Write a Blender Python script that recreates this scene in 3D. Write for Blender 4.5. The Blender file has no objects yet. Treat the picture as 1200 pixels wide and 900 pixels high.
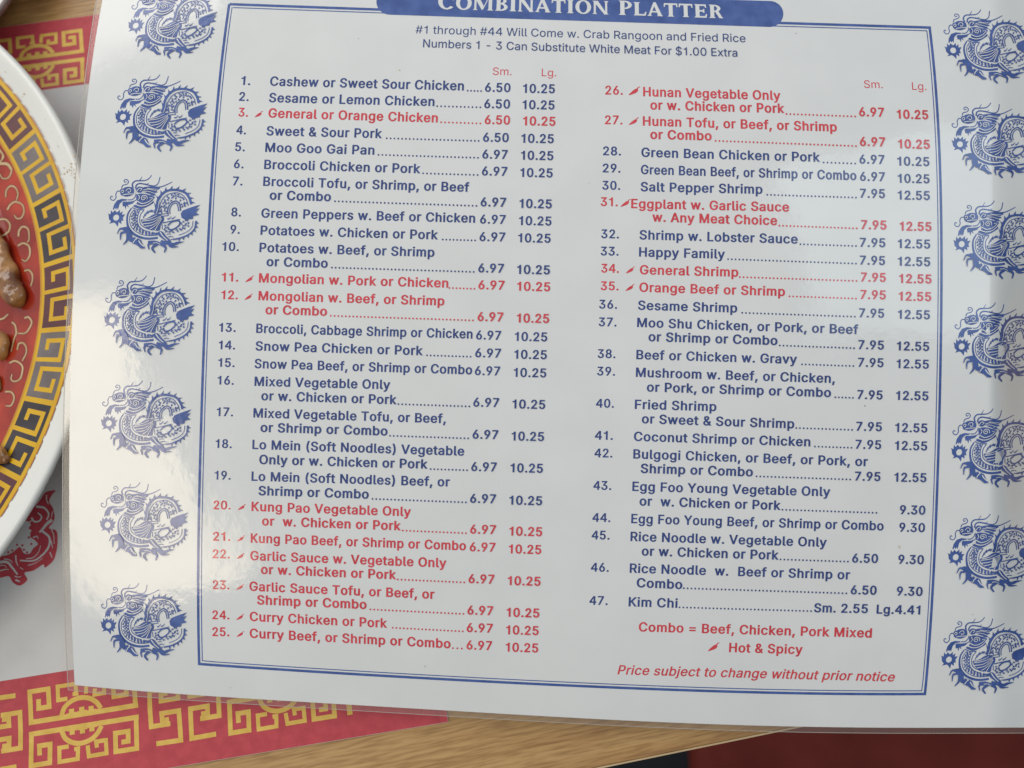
import bpy, bmesh, math, random
import numpy as np
from mathutils import Matrix, Vector, geometry

random.seed(7)
SC = bpy.context.scene
COL = SC.collection

# ------------------------------------------------------------------ camera
FPX, CX, CY = 867.0, 600.0, 450.0            # a 26 mm phone lens over a 1200 x 900 frame
PITCH = math.radians(12.0)
CAM = np.array((0.0, 0.0, 0.2266))
FWD = np.array((0.0, math.sin(PITCH), -math.cos(PITCH)))
UPV = np.array((0.0, math.cos(PITCH), math.sin(PITCH)))
cam_data = bpy.data.cameras.new('camera')
cam = bpy.data.objects.new('camera', cam_data)
COL.objects.link(cam)
cam.location = CAM
cam.rotation_euler = (PITCH, 0, 0)
cam_data.sensor_width = 36.0
cam_data.lens = FPX / 1200 * 36.0
cam_data.clip_start = 0.01
cam_data.clip_end = 20.0
cam_data.dof.use_dof = True
cam_data.dof.focus_distance = 0.2065
cam_data.dof.aperture_fstop = 9.0
SC.camera = cam

# ------------------------------------------------------------------ light
world = bpy.data.worlds.new('World')
SC.world = world
world.use_nodes = True
bg = world.node_tree.nodes['Background']
bg.inputs['Color'].default_value = (0.95, 0.97, 1.0, 1)
bg.inputs['Strength'].default_value = 0.69
wt = world.node_tree                                  # the room: bright overhead and to the left, dim low on the right
wg = wt.nodes.new('ShaderNodeTexCoord')
wd = wt.nodes.new('ShaderNodeVectorMath'); wd.operation = 'DOT_PRODUCT'
wd.inputs[1].default_value = (-0.52, 0.38, 0.765)
wr = wt.nodes.new('ShaderNodeMapRange')
wr.inputs['From Min'].default_value = -0.35; wr.inputs['From Max'].default_value = 0.95
wr.inputs['To Min'].default_value = 0.10; wr.inputs['To Max'].default_value = 1.0
wm_ = wt.nodes.new('ShaderNodeMix'); wm_.data_type = 'RGBA'
wm_.inputs[6].default_value = (0.0, 0.0, 0.0, 1); wm_.inputs[7].default_value = (0.93, 0.965, 1.0, 1)
wt.links.new(wg.outputs['Generated'], wd.inputs[0])
wt.links.new(wd.outputs['Value'], wr.inputs['Value'])
wt.links.new(wr.outputs[0], wm_.inputs['Factor'])
wt.links.new(wm_.outputs[2], bg.inputs['Color'])

def area_light(name, loc, target, sx, sy, power, color):
    d = bpy.data.lights.new(name, 'AREA')
    d.shape = 'RECTANGLE'; d.size = sx; d.size_y = sy
    d.energy = power; d.color = color
    o = bpy.data.objects.new(name, d); COL.objects.link(o)
    o.location = loc
    o.rotation_euler = (Vector(target) - Vector(loc)).to_track_quat('-Z', 'Y').to_euler()
    return o

CEILING_POWER, WINDOW_POWER, LAMP_TURN, SIDE_POWER = 2.3, 1.8, -9.0, 1.2
SC.view_settings.view_transform = 'Standard'
SC.view_settings.look = 'None'
SC.view_settings.exposure = 0.2
SC.view_settings.gamma = 1.0
SC.render.filter_size = 1.9

GLYPHS = {  # outlines of a plain grotesque face, 1000 units per em: advance, then loops of x,y
    'A': (480, "16,0 201,509 276,509 463,0 395,0 287,302 282,317 276,334 270,352 264,372 257,394 250,420 241,447 232,478 245,478 236,447 228,419 220,393 213,371 206,351 201,333 195,317 191,302 85,0/110,142 110,199 370,199 370,142"),
    'B': (456, "60,0 60,509 241,509 266,508 289,504 310,499 329,491 345,481 359,469 371,456 381,442 388,426 394,410 397,392 398,374 397,358 395,344 392,331 387,320 380,310 373,301 365,293 356,286 347,280 336,275 326,270 315,267 315,262 327,261 339,257 351,252 363,245 374,237 385,227 394,216 402,203 409,189 414,173 417,155 418,136 417,117 413,100 408,83 400,67 390,52 377,39 362,28 344,18 324,10 301,4 275,1 247,0/125,57 245,57 272,58 296,63 315,70 330,80 341,92 349,105 354,120 355,137 355,149 352,161 348,173 342,184 335,194 327,203 317,211 306,218 293,224 279,228 264,230 248,231 125,231/125,285 238,285 252,286 265,288 277,291 288,296 299,302 308,309 316,317 323,326 329,337 333,348 335,359 336,372 334,388 330,403 323,417 313,429 299,439 283,446 263,450 240,452 125,452"),
    'C': (510, "267,-7 235,-5 205,1 177,11 150,25 126,42 104,63 86,88 70,115 57,146 48,179 42,215 40,254 42,293 48,329 57,362 70,393 86,421 104,445 126,466 150,484 177,498 205,508 235,514 267,516 286,515 305,513 323,509 340,504 357,498 373,490 388,481 402,471 415,460 427,447 438,433 448,418 456,402 463,385 469,367 473,348 408,348 405,361 401,373 395,384 389,395 382,404 375,413 366,421 357,428 348,435 337,440 327,445 315,449 304,452 292,454 280,455 267,456 245,454 223,450 203,443 184,432 166,419 150,403 137,385 125,364 116,340 109,314 105,285 103,254 105,223 109,194 116,168 125,145 137,123 151,105 166,89 184,76 203,66 223,59 245,54 267,53 280,53 292,55 304,57 315,60 327,64 337,69 348,74 357,81 366,88 375,96 382,105 389,114 395,125 401,136 405,148 408,160 473,160 469,142 463,124 457,107 448,91 438,76 428,62 416,49 402,38 388,28 373,19 357,11 341,5 323,0 305,-4 286,-6"),
    'D': (502, "219,0 96,0 96,57 215,57 244,58 272,63 296,70 318,81 337,94 354,110 368,128 379,149 388,172 394,198 398,226 399,255 398,285 394,312 388,337 379,361 368,381 354,399 338,415 320,428 299,438 275,446 249,450 221,452 93,452 93,509 225,509 261,507 294,501 325,492 353,478 377,461 399,441 418,418 433,391 446,361 455,329 460,293 462,255 460,217 455,181 446,149 433,119 417,92 398,68 376,48 351,31 322,17 291,8 256,2/125,509 125,0 60,0 60,509"),
    'E': (419, "60,0 60,509 372,509 372,452 125,452 125,286 355,286 355,229 125,229 125,57 375,57 375,0"),
    'F': (410, "60,0 60,509 369,509 369,452 125,452 125,278 346,278 346,221 125,221 125,0"),
    'G': (520, "269,-7 236,-5 205,1 176,11 149,25 125,43 104,64 85,88 69,116 57,146 47,179 42,215 40,254 42,293 47,329 57,362 69,393 85,421 103,445 125,466 149,484 175,498 203,508 233,514 265,516 285,515 304,513 322,509 340,504 358,497 374,489 389,480 403,469 416,458 429,445 439,431 449,416 458,401 465,384 470,367 474,349 408,349 404,361 399,372 393,383 387,393 380,403 373,411 365,420 356,427 347,434 337,439 326,444 315,448 304,452 291,454 279,455 265,456 243,454 222,450 202,443 183,432 166,419 150,404 137,385 125,364 116,340 109,314 105,285 103,254 105,223 109,194 116,168 125,145 137,124 151,105 166,90 184,76 203,66 224,59 246,54 269,53 290,54 309,57 328,63 345,71 360,81 374,93 386,107 396,123 404,141 410,160 414,180 415,202 434,199 283,199 283,256 478,256 478,200 476,170 471,141 463,115 451,91 436,69 419,50 399,33 377,19 352,8 326,0 298,-5"),
    'H': (517, "60,0 60,509 125,509 125,289 392,289 392,509 457,509 457,0 392,0 392,232 125,232 125,0"),
    'I': (300, "31,0 31,57 118,57 118,452 31,452 31,509 269,509 269,452 183,452 183,57 269,57 269,0"),
    'K': (467, "104,145 104,216 113,228 122,239 130,250 139,261 148,272 157,282 165,293 174,303 184,314 193,324 202,334 212,344 364,509 448,509 231,276/60,0 60,509 125,509 125,334 124,225 125,193 125,0/372,0 188,259 228,309 449,0"),
    'L': (393, "60,0 60,509 125,509 125,57 361,57 361,0"),
    'M': (628, "60,0 60,509 152,509 277,187 287,159 299,123 311,84 322,49 307,49 318,83 330,121 342,158 352,187 476,509 568,509 568,0 504,0 504,291 504,327 505,369 506,413 507,457 513,457 509,445 505,433 502,421 498,409 482,363 467,322 456,291 342,0 286,0 170,291 159,321 145,361 129,408 112,457 119,457 120,416 121,372 122,328 122,291 122,0"),
    'N': (523, "60,0 60,509 136,509 343,183 347,176 352,169 357,160 363,151 369,141 375,130 381,119 388,107 394,94 401,82 407,68 414,55 405,54 403,68 402,81 401,95 401,108 400,121 400,134 399,146 399,157 399,195 399,509 463,509 463,0 387,0 202,290 177,331 171,342 164,354 156,367 148,381 108,452 119,454 122,384 124,328 125,291 125,0"),
    'O': (533, "267,-7 235,-5 205,1 177,11 150,25 126,42 105,63 86,88 70,115 57,146 48,179 42,215 40,254 42,293 48,329 57,362 70,393 86,421 105,445 126,466 150,484 177,498 205,508 235,514 267,516 299,514 329,508 357,498 384,484 408,466 429,445 448,421 464,393 477,362 486,329 491,293 493,254 491,215 486,179 477,146 464,115 448,88 429,63 408,42 384,25 357,11 329,1 299,-5/267,53 289,54 310,59 330,66 349,76 367,89 383,105 396,123 408,144 418,168 425,194 429,223 430,254 429,286 425,314 418,341 408,365 396,386 383,404 367,420 349,433 330,443 310,450 289,454 267,456 245,454 223,450 203,443 184,433 167,420 151,404 137,385 125,364 116,340 109,314 105,285 103,254 105,223 109,194 116,168 125,144 137,123 151,105 167,89 184,76 203,66 223,59 245,54"),
    'P': (445, "60,0 60,509 235,509 263,507 289,503 312,497 332,487 350,476 366,462 379,447 390,430 398,411 404,391 407,370 409,348 407,325 404,304 398,284 390,265 379,248 366,233 350,219 332,207 312,198 289,191 263,187 235,186 109,186 109,242 233,242 252,243 269,246 284,250 297,256 308,264 318,272 327,282 333,294 338,306 342,319 344,333 344,348 344,362 342,376 338,389 333,402 326,413 318,423 308,431 297,439 284,444 268,449 251,451 232,452 125,452 125,0"),
    'R': (449, "60,0 60,509 236,509 264,507 290,504 313,497 333,489 351,478 367,465 380,450 390,433 399,415 405,395 408,374 409,352 408,330 405,309 399,290 390,271 380,255 367,240 351,228 333,217 312,209 289,203 264,199 236,198 96,198 96,255 234,255 252,256 269,258 284,262 298,267 309,273 319,281 327,290 334,300 339,312 342,324 344,338 345,352 344,367 342,380 339,393 334,405 327,415 319,425 309,433 298,440 284,445 269,449 252,451 233,452 125,452 125,0/353,0 230,229 303,229 428,0"),
    'S': (447, "224,-9 197,-8 172,-4 149,1 128,9 108,19 91,31 76,45 64,60 54,77 46,96 41,115 38,137 104,137 107,123 110,110 116,98 123,88 132,79 142,71 154,64 166,59 180,55 194,52 209,50 224,49 241,50 257,52 272,55 286,60 299,66 311,74 321,82 329,92 336,102 341,114 345,126 346,139 345,151 342,161 338,171 332,179 325,186 316,193 307,199 296,205 284,209 272,214 259,218 245,222 184,239 154,249 128,260 105,274 86,289 71,307 60,326 54,348 52,372 53,393 58,413 65,431 75,448 87,463 102,476 119,488 138,498 158,506 180,511 203,514 227,516 252,514 275,511 296,505 316,498 334,488 351,476 365,463 377,449 387,433 394,415 399,397 401,378 337,378 334,396 326,412 316,426 302,437 286,447 267,453 247,457 225,459 209,458 194,456 180,452 167,448 156,442 145,435 136,427 129,418 123,409 118,398 116,387 115,376 116,363 119,352 124,342 131,334 139,326 148,319 158,313 169,308 180,304 191,300 202,296 212,293 264,279 276,276 287,272 299,268 312,264 324,258 336,252 347,245 359,238 369,229 379,220 387,209 395,198 401,185 405,171 407,155 408,139 407,118 403,99 396,81 386,64 374,48 360,34 343,21 323,11 302,2 278,-4 252,-8"),
    'T': (449, "32,452 32,509 417,509 417,452 257,452 257,0 193,0 193,452"),
    'V': (480, "204,0 16,509 84,509 192,206 197,192 203,176 209,158 215,137 222,115 230,89 239,61 248,31 235,31 244,62 252,90 260,115 267,138 274,158 279,176 285,192 290,206 395,509 463,509 278,0"),
    'W': (686, "155,0 16,509 82,509 163,196 166,183 170,171 173,158 175,145 187,94 189,80 192,67 195,53 197,40 189,40 192,53 194,67 197,80 200,94 203,107 205,120 208,133 211,145 224,196 306,509 380,509 462,196 465,183 468,171 471,158 474,145 486,94 489,80 492,67 494,53 497,40 488,40 491,53 493,67 496,80 499,94 502,107 504,120 507,133 510,145 523,196 603,509 670,509 530,0 455,0 368,323 363,339 359,356 355,373 351,391 347,410 344,431 340,452 336,475 350,475 346,453 342,433 339,413 335,395 331,377 327,359 323,341 318,323 230,0"),
    'Y': (472, "203,0 203,208 16,509 91,509 192,344 200,331 208,318 215,305 222,292 229,279 236,264 243,248 250,230 224,230 231,248 237,265 244,280 251,293 258,306 265,318 273,331 280,344 381,509 455,509 268,208 268,0"),
    'Q': (533, "245,159 313,159 369,85 384,65 468,-48 401,-48 346,27 331,46/267,-7 235,-5 205,1 177,11 150,25 126,42 105,63 86,88 70,115 57,146 48,179 42,215 40,254 42,293 48,329 57,362 70,393 86,421 105,445 126,466 150,484 177,498 205,508 235,514 267,516 299,514 329,508 357,498 384,484 408,466 429,445 448,421 464,393 477,362 486,329 491,293 493,254 491,215 486,179 477,146 464,115 448,88 429,63 408,42 384,25 357,11 329,1 299,-5/267,53 289,54 310,59 330,66 349,76 367,89 383,105 396,123 408,144 418,168 425,194 429,223 430,254 429,286 425,314 418,341 408,365 396,386 383,404 367,420 349,433 330,443 310,450 289,454 267,456 245,454 223,450 203,443 184,433 167,420 151,404 137,385 125,364 116,340 109,314 105,285 103,254 105,223 109,194 116,168 125,144 137,123 151,105 167,89 184,76 203,66 223,59 245,54"),
    'U': (517, "259,-8 230,-7 203,-2 177,5 154,15 133,28 114,43 98,60 85,80 74,101 66,124 62,148 60,173 60,509 124,509 124,178 125,160 128,144 133,128 141,113 150,99 160,87 173,77 187,68 203,61 220,56 239,53 259,52 279,53 298,56 315,61 331,68 345,77 357,87 368,99 377,113 384,128 389,144 392,160 393,178 393,509 457,509 457,173 456,148 451,124 443,101 433,80 419,60 403,43 384,28 363,15 340,5 315,-2 288,-7"),
    'a': (389, "160,-9 142,-8 126,-5 110,-1 94,5 80,12 68,22 57,32 48,45 40,58 35,73 31,90 30,108 31,123 34,138 38,150 43,161 50,171 58,179 67,187 78,193 89,199 100,203 112,207 125,211 138,213 152,216 165,218 178,220 234,227 244,228 252,230 259,232 265,235 270,238 273,243 275,248 276,255 275,268 273,279 271,288 267,297 262,304 256,311 248,317 240,322 230,326 220,329 208,330 196,331 183,330 171,329 159,326 149,322 140,318 132,313 124,307 118,301 112,294 107,288 103,281 100,274 41,291 48,308 57,322 67,335 79,346 91,355 104,364 118,370 133,375 148,379 163,382 179,384 194,384 204,384 215,383 227,382 239,379 251,376 263,372 275,367 286,360 296,353 306,343 315,333 322,320 329,306 333,290 336,272 337,251 337,0 277,0 277,52 272,52 269,45 264,38 258,32 252,25 244,18 236,12 226,6 215,1 203,-3 190,-6 176,-8/170,45 187,46 202,49 216,53 228,59 239,66 248,74 257,83 263,93 269,104 272,115 275,126 276,138 276,190 273,188 270,186 265,184 259,182 253,180 246,179 239,177 231,176 200,171 175,168 165,166 154,164 144,162 134,159 125,155 117,150 110,145 103,139 98,132 95,124 93,115 92,105 92,95 94,87 98,79 102,72 107,66 114,61 121,56 130,52 139,49 149,47 159,46"),
    'b': (424, "229,-8 213,-7 198,-5 184,-1 172,4 162,10 153,17 145,24 138,31 132,39 127,46 122,53 118,59 112,59 112,0 53,0 53,509 114,509 114,319 118,319 122,325 127,331 132,338 137,346 144,353 152,360 161,367 171,373 183,378 197,381 212,384 229,384 252,383 274,378 294,371 313,361 330,347 345,332 359,313 370,293 379,270 385,245 389,218 390,189 389,160 385,133 379,108 370,84 359,64 346,45 330,29 313,16 294,5 274,-2 252,-7/220,47 237,48 253,51 267,57 279,66 291,76 301,88 309,101 316,117 321,133 325,151 327,170 328,189 327,209 325,227 321,245 316,261 309,276 301,290 291,301 280,311 267,319 253,325 237,329 220,330 203,329 188,325 174,320 161,312 150,302 140,291 132,278 125,263 120,247 116,229 113,210 113,189 113,169 116,150 120,132 125,115 132,100 140,86 150,75 162,65 174,57 188,51 204,48"),
    'c': (396, "207,-8 182,-7 159,-2 137,6 117,16 98,30 82,46 68,64 56,85 46,108 40,133 36,159 34,187 36,216 40,243 46,268 56,291 68,312 82,330 98,346 117,360 137,371 159,378 182,383 207,384 221,384 234,383 247,380 260,377 272,373 284,368 295,362 305,356 315,349 324,341 332,332 340,322 347,312 353,301 358,289 362,277 303,262 301,269 298,276 294,283 290,289 286,295 281,301 276,306 270,311 264,315 257,319 250,322 242,325 234,327 226,329 217,329 207,330 189,329 173,325 158,319 145,310 134,300 124,287 115,274 108,258 103,242 99,224 97,206 96,187 97,169 99,151 103,134 108,117 115,102 124,89 134,76 145,66 158,57 173,51 189,48 207,46 217,47 226,48 234,49 243,52 250,54 258,58 264,62 271,66 277,71 282,76 287,82 292,89 296,95 299,102 302,110 304,117 363,102 359,90 354,78 348,67 341,56 334,46 325,37 316,29 306,21 296,15 285,9 273,4 261,-1 248,-4 235,-6 221,-8"),
    'd': (424, "195,-8 172,-7 151,-2 130,5 111,16 94,29 79,45 66,64 55,84 46,108 39,133 35,160 34,189 35,218 39,245 46,270 55,293 66,313 79,332 95,347 112,361 131,371 151,378 173,383 196,384 213,384 228,381 241,378 253,373 263,367 272,360 280,353 287,346 293,338 298,331 303,325 306,319 311,319 311,509 372,509 372,0 313,0 313,59 307,59 303,53 298,46 293,39 287,31 280,24 272,17 263,10 252,4 241,-1 227,-5 212,-7/205,47 221,48 236,51 250,57 263,65 274,75 284,86 293,100 299,115 305,132 309,150 311,169 312,189 311,210 309,229 305,247 300,263 293,278 284,291 275,302 263,312 251,320 237,325 221,329 205,330 187,329 172,325 157,319 145,311 133,301 124,290 115,276 108,261 103,245 99,227 97,209 96,189 97,170 99,151 103,133 109,117 115,101 124,88 134,76 145,66 158,57 172,51 188,48"),
    'e': (404, "212,-8 185,-7 161,-2 138,6 117,16 98,30 82,46 68,64 56,85 46,108 40,132 35,159 34,187 35,215 39,242 46,267 55,290 67,311 81,329 97,346 115,359 135,370 157,378 180,383 205,384 221,384 236,382 251,379 266,374 280,368 294,361 307,351 319,341 331,329 341,315 350,299 357,282 363,263 368,242 370,219 371,194 371,169 75,169 75,221 338,221 310,202 309,220 307,237 303,254 298,269 291,282 283,294 273,305 263,314 250,321 237,326 222,329 205,330 189,329 173,326 159,321 146,313 135,304 125,294 116,282 109,270 103,256 99,241 97,226 96,211 96,178 97,157 100,139 104,122 110,106 118,92 128,80 139,70 151,61 165,55 179,50 195,47 212,46 224,47 234,48 244,50 254,53 263,56 271,61 278,66 285,73 292,80 297,88 302,96 306,105 365,91 360,77 353,63 345,51 335,39 324,29 311,19 298,11 283,4 266,-1 249,-5 231,-7"),
    'f': (254, "228,379 228,327 6,327 6,379/81,0 81,432 82,447 84,461 89,474 96,486 104,496 113,505 124,513 135,519 148,524 161,527 174,529 187,530 197,530 207,529 215,528 222,527 229,525 234,524 239,522 243,521 227,468 215,472 211,473 206,473 200,474 195,474 182,473 171,470 162,466 154,460 149,452 145,443 142,431 142,419 142,0"),
    'g': (425, "207,-151 187,-150 168,-148 150,-144 134,-140 119,-134 105,-127 93,-119 82,-110 73,-101 64,-91 57,-80 51,-69 101,-41 106,-47 110,-53 116,-59 122,-66 128,-72 136,-78 145,-83 154,-88 165,-92 178,-95 192,-97 207,-97 229,-96 249,-92 267,-85 282,-75 295,-62 304,-47 310,-28 311,-6 311,68 306,68 302,62 298,56 293,49 287,41 280,34 272,28 263,21 252,16 241,11 227,8 212,5 195,5 173,6 152,10 132,17 113,27 95,39 80,53 67,71 55,90 46,112 39,136 35,163 34,191 35,220 39,246 46,271 55,293 66,314 80,332 95,347 112,361 131,371 152,378 173,383 196,384 213,384 228,382 242,378 253,373 264,367 273,360 281,353 288,346 294,338 299,331 304,325 308,319 313,319 313,379 372,379 372,-9 371,-32 367,-54 360,-73 350,-90 338,-104 324,-117 308,-127 291,-136 271,-142 251,-147 229,-150/205,59 222,60 237,63 251,68 264,75 275,84 285,95 293,107 300,121 305,137 309,154 312,172 312,193 312,212 309,231 305,248 300,264 293,278 285,291 275,303 264,312 251,320 237,325 222,329 205,330 188,329 172,325 158,320 145,312 134,302 124,290 115,277 109,262 103,246 99,229 97,212 96,193 97,173 99,155 103,138 109,123 116,108 124,96 134,85 145,76 158,68 172,63 188,60"),
    'h': (410, "114,227 114,0 53,0 53,509 114,509 114,287 102,287 112,312 124,332 137,349 152,362 169,372 187,379 207,383 227,384 246,383 264,380 280,376 295,369 309,360 321,349 332,336 341,321 348,304 353,285 356,264 357,240 357,0 296,0 296,235 295,256 290,275 283,291 273,304 260,315 246,323 229,328 210,329 197,328 184,326 172,322 161,317 150,311 141,303 133,293 126,283 121,271 117,257 114,243"),
    'i': (167, "53,0 53,379 114,379 114,0/84,443 75,444 67,446 60,449 54,455 48,461 44,468 42,475 41,483 42,491 44,499 48,506 54,512 60,517 67,521 75,523 84,524 92,523 100,521 107,517 114,512 119,506 123,499 126,491 126,483 126,475 123,468 119,461 114,455 107,449 100,446 92,444"),
    'j': (167, "53,379 114,379 114,-30 113,-47 111,-63 107,-77 102,-90 95,-102 86,-113 76,-122 65,-129 52,-135 37,-139 21,-142 4,-143 -10,-143 -10,-87 2,-87 14,-86 25,-83 34,-78 40,-72 46,-64 50,-54 52,-42 53,-29/83,443 75,444 67,446 60,449 53,455 48,461 44,468 42,475 41,483 42,491 44,499 48,506 53,512 60,517 67,521 75,523 83,524 92,523 100,521 107,517 114,512 119,506 123,499 125,491 126,483 125,475 123,468 119,461 114,455 107,449 100,446 92,444"),
    'k': (381, "110,137 110,212 121,212 284,379 360,379 184,199 177,199/53,0 53,509 114,509 114,0/294,0 148,186 191,229 372,0"),
    'l': (189, "139,-2 119,-1 101,3 86,10 74,20 65,33 58,47 54,65 53,84 53,509 114,509 114,99 114,87 115,77 117,68 120,62 124,58 130,54 137,53 146,52 160,53 170,54 181,3 162,-1 156,-2 151,-2 145,-2"),
    'm': (610, "53,0 53,379 112,379 112,295 108,295 112,310 118,323 125,335 132,346 141,355 151,363 161,370 172,376 183,380 195,384 207,386 219,386 239,385 257,380 273,372 287,361 299,347 309,331 316,314 321,295 312,295 317,308 322,321 329,332 337,343 347,353 357,361 368,369 381,375 394,380 407,383 422,385 437,386 453,385 468,383 483,378 497,372 510,364 522,354 532,342 541,328 548,313 553,296 556,276 557,255 557,0 496,0 496,254 494,273 490,289 483,302 473,313 460,321 447,326 433,329 419,330 406,330 395,328 384,324 374,320 365,314 358,307 351,299 345,290 341,280 338,270 336,259 335,247 335,0 274,0 274,260 273,275 269,288 262,301 253,311 242,320 229,326 215,329 199,330 188,330 178,328 168,325 158,320 148,314 140,307 132,299 126,289 121,278 117,266 114,253 114,238 114,0"),
    'n': (410, "114,227 114,0 53,0 53,379 112,379 112,287 102,287 112,312 124,332 137,349 152,362 169,372 187,379 207,383 227,384 246,383 264,380 280,376 295,369 309,360 321,349 332,336 341,321 348,304 353,285 356,264 357,240 357,0 296,0 296,235 295,256 290,275 283,291 273,304 260,315 246,323 229,328 210,329 197,328 184,326 172,322 161,317 150,311 141,303 133,293 126,283 121,271 117,257 114,243"),
    'o': (415, "207,-8 182,-7 159,-2 137,6 117,16 98,30 82,46 68,64 56,85 46,108 40,133 36,159 34,187 36,216 40,243 46,268 56,291 68,312 82,330 98,346 117,360 137,371 159,378 182,383 207,384 233,383 256,378 278,371 299,360 317,346 333,330 347,312 359,291 369,268 376,243 380,216 381,187 380,159 376,133 369,108 359,85 347,64 333,46 317,30 299,16 278,6 256,-2 233,-7/207,46 226,48 242,51 257,57 270,66 282,76 292,89 300,102 307,117 312,134 316,151 318,169 319,187 318,206 316,224 312,242 307,258 300,274 292,287 282,300 270,310 257,319 242,325 226,329 207,330 189,329 173,325 158,319 145,310 134,300 124,287 115,274 108,258 103,242 99,224 97,206 96,187 97,169 99,151 103,134 108,117 115,102 124,89 134,76 145,66 158,57 173,51 189,48"),
    'p': (424, "53,-143 53,379 112,379 112,319 118,319 122,325 126,331 131,338 137,346 144,353 152,360 161,367 171,373 183,378 197,381 212,384 229,384 252,383 274,378 294,371 313,361 330,347 345,332 359,313 370,293 379,270 385,245 389,218 390,189 389,160 385,133 379,108 370,84 359,64 346,45 330,29 313,16 294,5 274,-2 252,-7 229,-8 213,-7 198,-5 184,-1 173,4 162,10 153,17 145,24 138,31 132,39 127,46 122,53 118,59 114,59 114,-143/220,47 237,48 253,51 267,57 279,66 291,76 301,88 309,101 316,117 321,133 325,151 327,170 328,189 327,209 325,227 321,245 316,261 309,276 301,290 291,301 280,311 267,319 253,325 237,329 220,330 203,329 188,325 174,320 161,312 150,302 140,291 132,278 125,263 120,247 116,229 113,210 113,189 113,169 116,150 120,132 125,115 132,100 140,86 150,75 162,65 174,57 188,51 204,48"),
    'q': (424, "372,-143 311,-143 311,59 306,59 302,53 298,46 293,39 287,31 280,24 272,17 263,10 252,4 241,-1 227,-5 212,-7 195,-8 172,-7 151,-2 130,5 111,16 94,29 79,45 66,64 55,84 46,108 39,133 35,160 34,189 35,218 39,245 46,270 55,293 66,313 79,332 95,347 112,361 131,371 151,378 173,383 196,384 213,384 228,381 241,378 253,373 263,367 272,360 280,353 287,346 293,338 298,331 303,325 307,319 313,319 313,379 372,379/205,47 221,48 236,51 250,57 263,65 274,75 284,86 293,100 299,115 305,132 309,150 311,169 312,189 311,210 309,229 305,247 300,263 293,278 284,291 275,302 263,312 251,320 237,325 221,329 205,330 187,329 172,325 157,319 145,311 133,301 124,290 115,276 108,261 103,245 99,227 97,209 96,189 97,170 99,151 103,133 109,117 115,101 124,88 134,76 145,66 158,57 172,51 188,48"),
    'r': (259, "53,0 53,379 112,379 112,321 122,335 130,347 140,358 152,367 166,375 181,380 196,384 213,385 229,384 243,384 243,322 230,324 224,325 219,325 213,326 207,326 194,325 182,323 170,319 159,315 149,309 140,301 132,293 126,284 121,273 117,262 114,250 114,237 114,0"),
    's': (365, "182,-8 163,-7 145,-5 128,-2 112,3 98,10 84,18 72,27 62,38 53,50 45,63 40,78 36,94 94,107 99,92 105,79 114,69 124,60 136,54 150,49 165,46 181,45 200,46 217,50 232,55 244,62 255,71 262,81 267,91 268,103 267,112 265,121 260,129 254,136 246,142 237,147 225,151 212,155 149,170 125,177 104,186 87,196 72,208 61,222 53,237 48,255 47,274 48,290 51,305 57,319 65,332 75,343 87,354 100,363 115,370 131,377 149,381 167,384 187,384 206,384 223,381 239,378 254,372 267,366 279,358 290,349 299,339 307,328 314,316 319,303 324,290 268,277 264,288 258,298 251,307 243,316 232,323 219,328 205,331 187,333 171,332 156,329 143,324 131,317 121,308 114,299 110,289 109,277 110,267 112,258 117,250 124,243 133,237 144,232 157,227 172,223 229,209 254,202 275,194 292,183 306,171 317,158 325,142 330,125 331,107 330,90 326,75 321,61 312,47 302,35 290,24 276,15 260,6 242,0 223,-5 203,-7"),
    't': (227, "204,379 204,327 6,327 6,379/65,471 126,471 126,98 127,86 128,76 132,68 136,61 142,56 150,53 159,51 170,50 185,51 202,54 213,2 208,0 203,-1 198,-2 192,-3 186,-3 180,-4 174,-4 168,-4 145,-3 125,2 107,10 92,21 80,35 72,52 67,71 65,93"),
    'u': (410, "182,-5 164,-4 146,-1 130,4 115,11 101,20 89,31 78,44 69,59 62,76 57,95 54,116 53,139 53,379 114,379 114,144 115,123 119,105 127,89 137,75 150,64 164,56 181,52 200,50 213,51 226,53 238,57 249,62 259,69 268,77 276,86 283,97 289,109 293,122 295,137 296,153 296,379 357,379 357,0 298,0 298,92 307,92 297,67 286,47 272,30 257,17 240,7 222,0 203,-4"),
    'v': (389, "163,0 17,379 84,379 165,155 171,138 177,121 182,104 187,87 191,70 196,53 201,37 206,21 184,21 189,37 194,53 198,70 203,87 207,104 213,121 218,138 224,155 305,379 371,379 226,0"),
    'w': (567, "138,0 23,379 87,379 133,214 138,196 143,177 149,157 154,137 159,115 165,91 170,67 175,41 165,41 170,66 175,90 180,113 186,135 191,156 196,176 201,195 206,214 252,379 316,379 362,214 366,196 371,176 376,157 382,136 387,114 392,91 397,67 402,41 391,41 397,66 402,90 408,113 413,135 418,156 423,176 429,195 434,214 480,379 545,379 429,0 368,0 319,172 305,225 301,239 297,252 294,266 291,280 277,338 291,338 277,280 263,225 259,211 255,198 252,185 248,172 199,0"),
    'x': (379, "21,0 171,218 171,171 29,379 100,379 147,306 156,292 164,279 172,266 179,253 186,241 193,229 200,217 207,206 175,206 183,217 190,229 196,241 202,253 209,266 216,279 224,292 233,306 282,379 352,379 209,169 209,214 358,0 287,0 231,85 222,99 214,112 207,124 200,136 193,148 187,159 180,171 173,182 205,182 198,171 191,159 185,148 178,136 172,124 165,112 157,99 148,85 91,0"),
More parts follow.
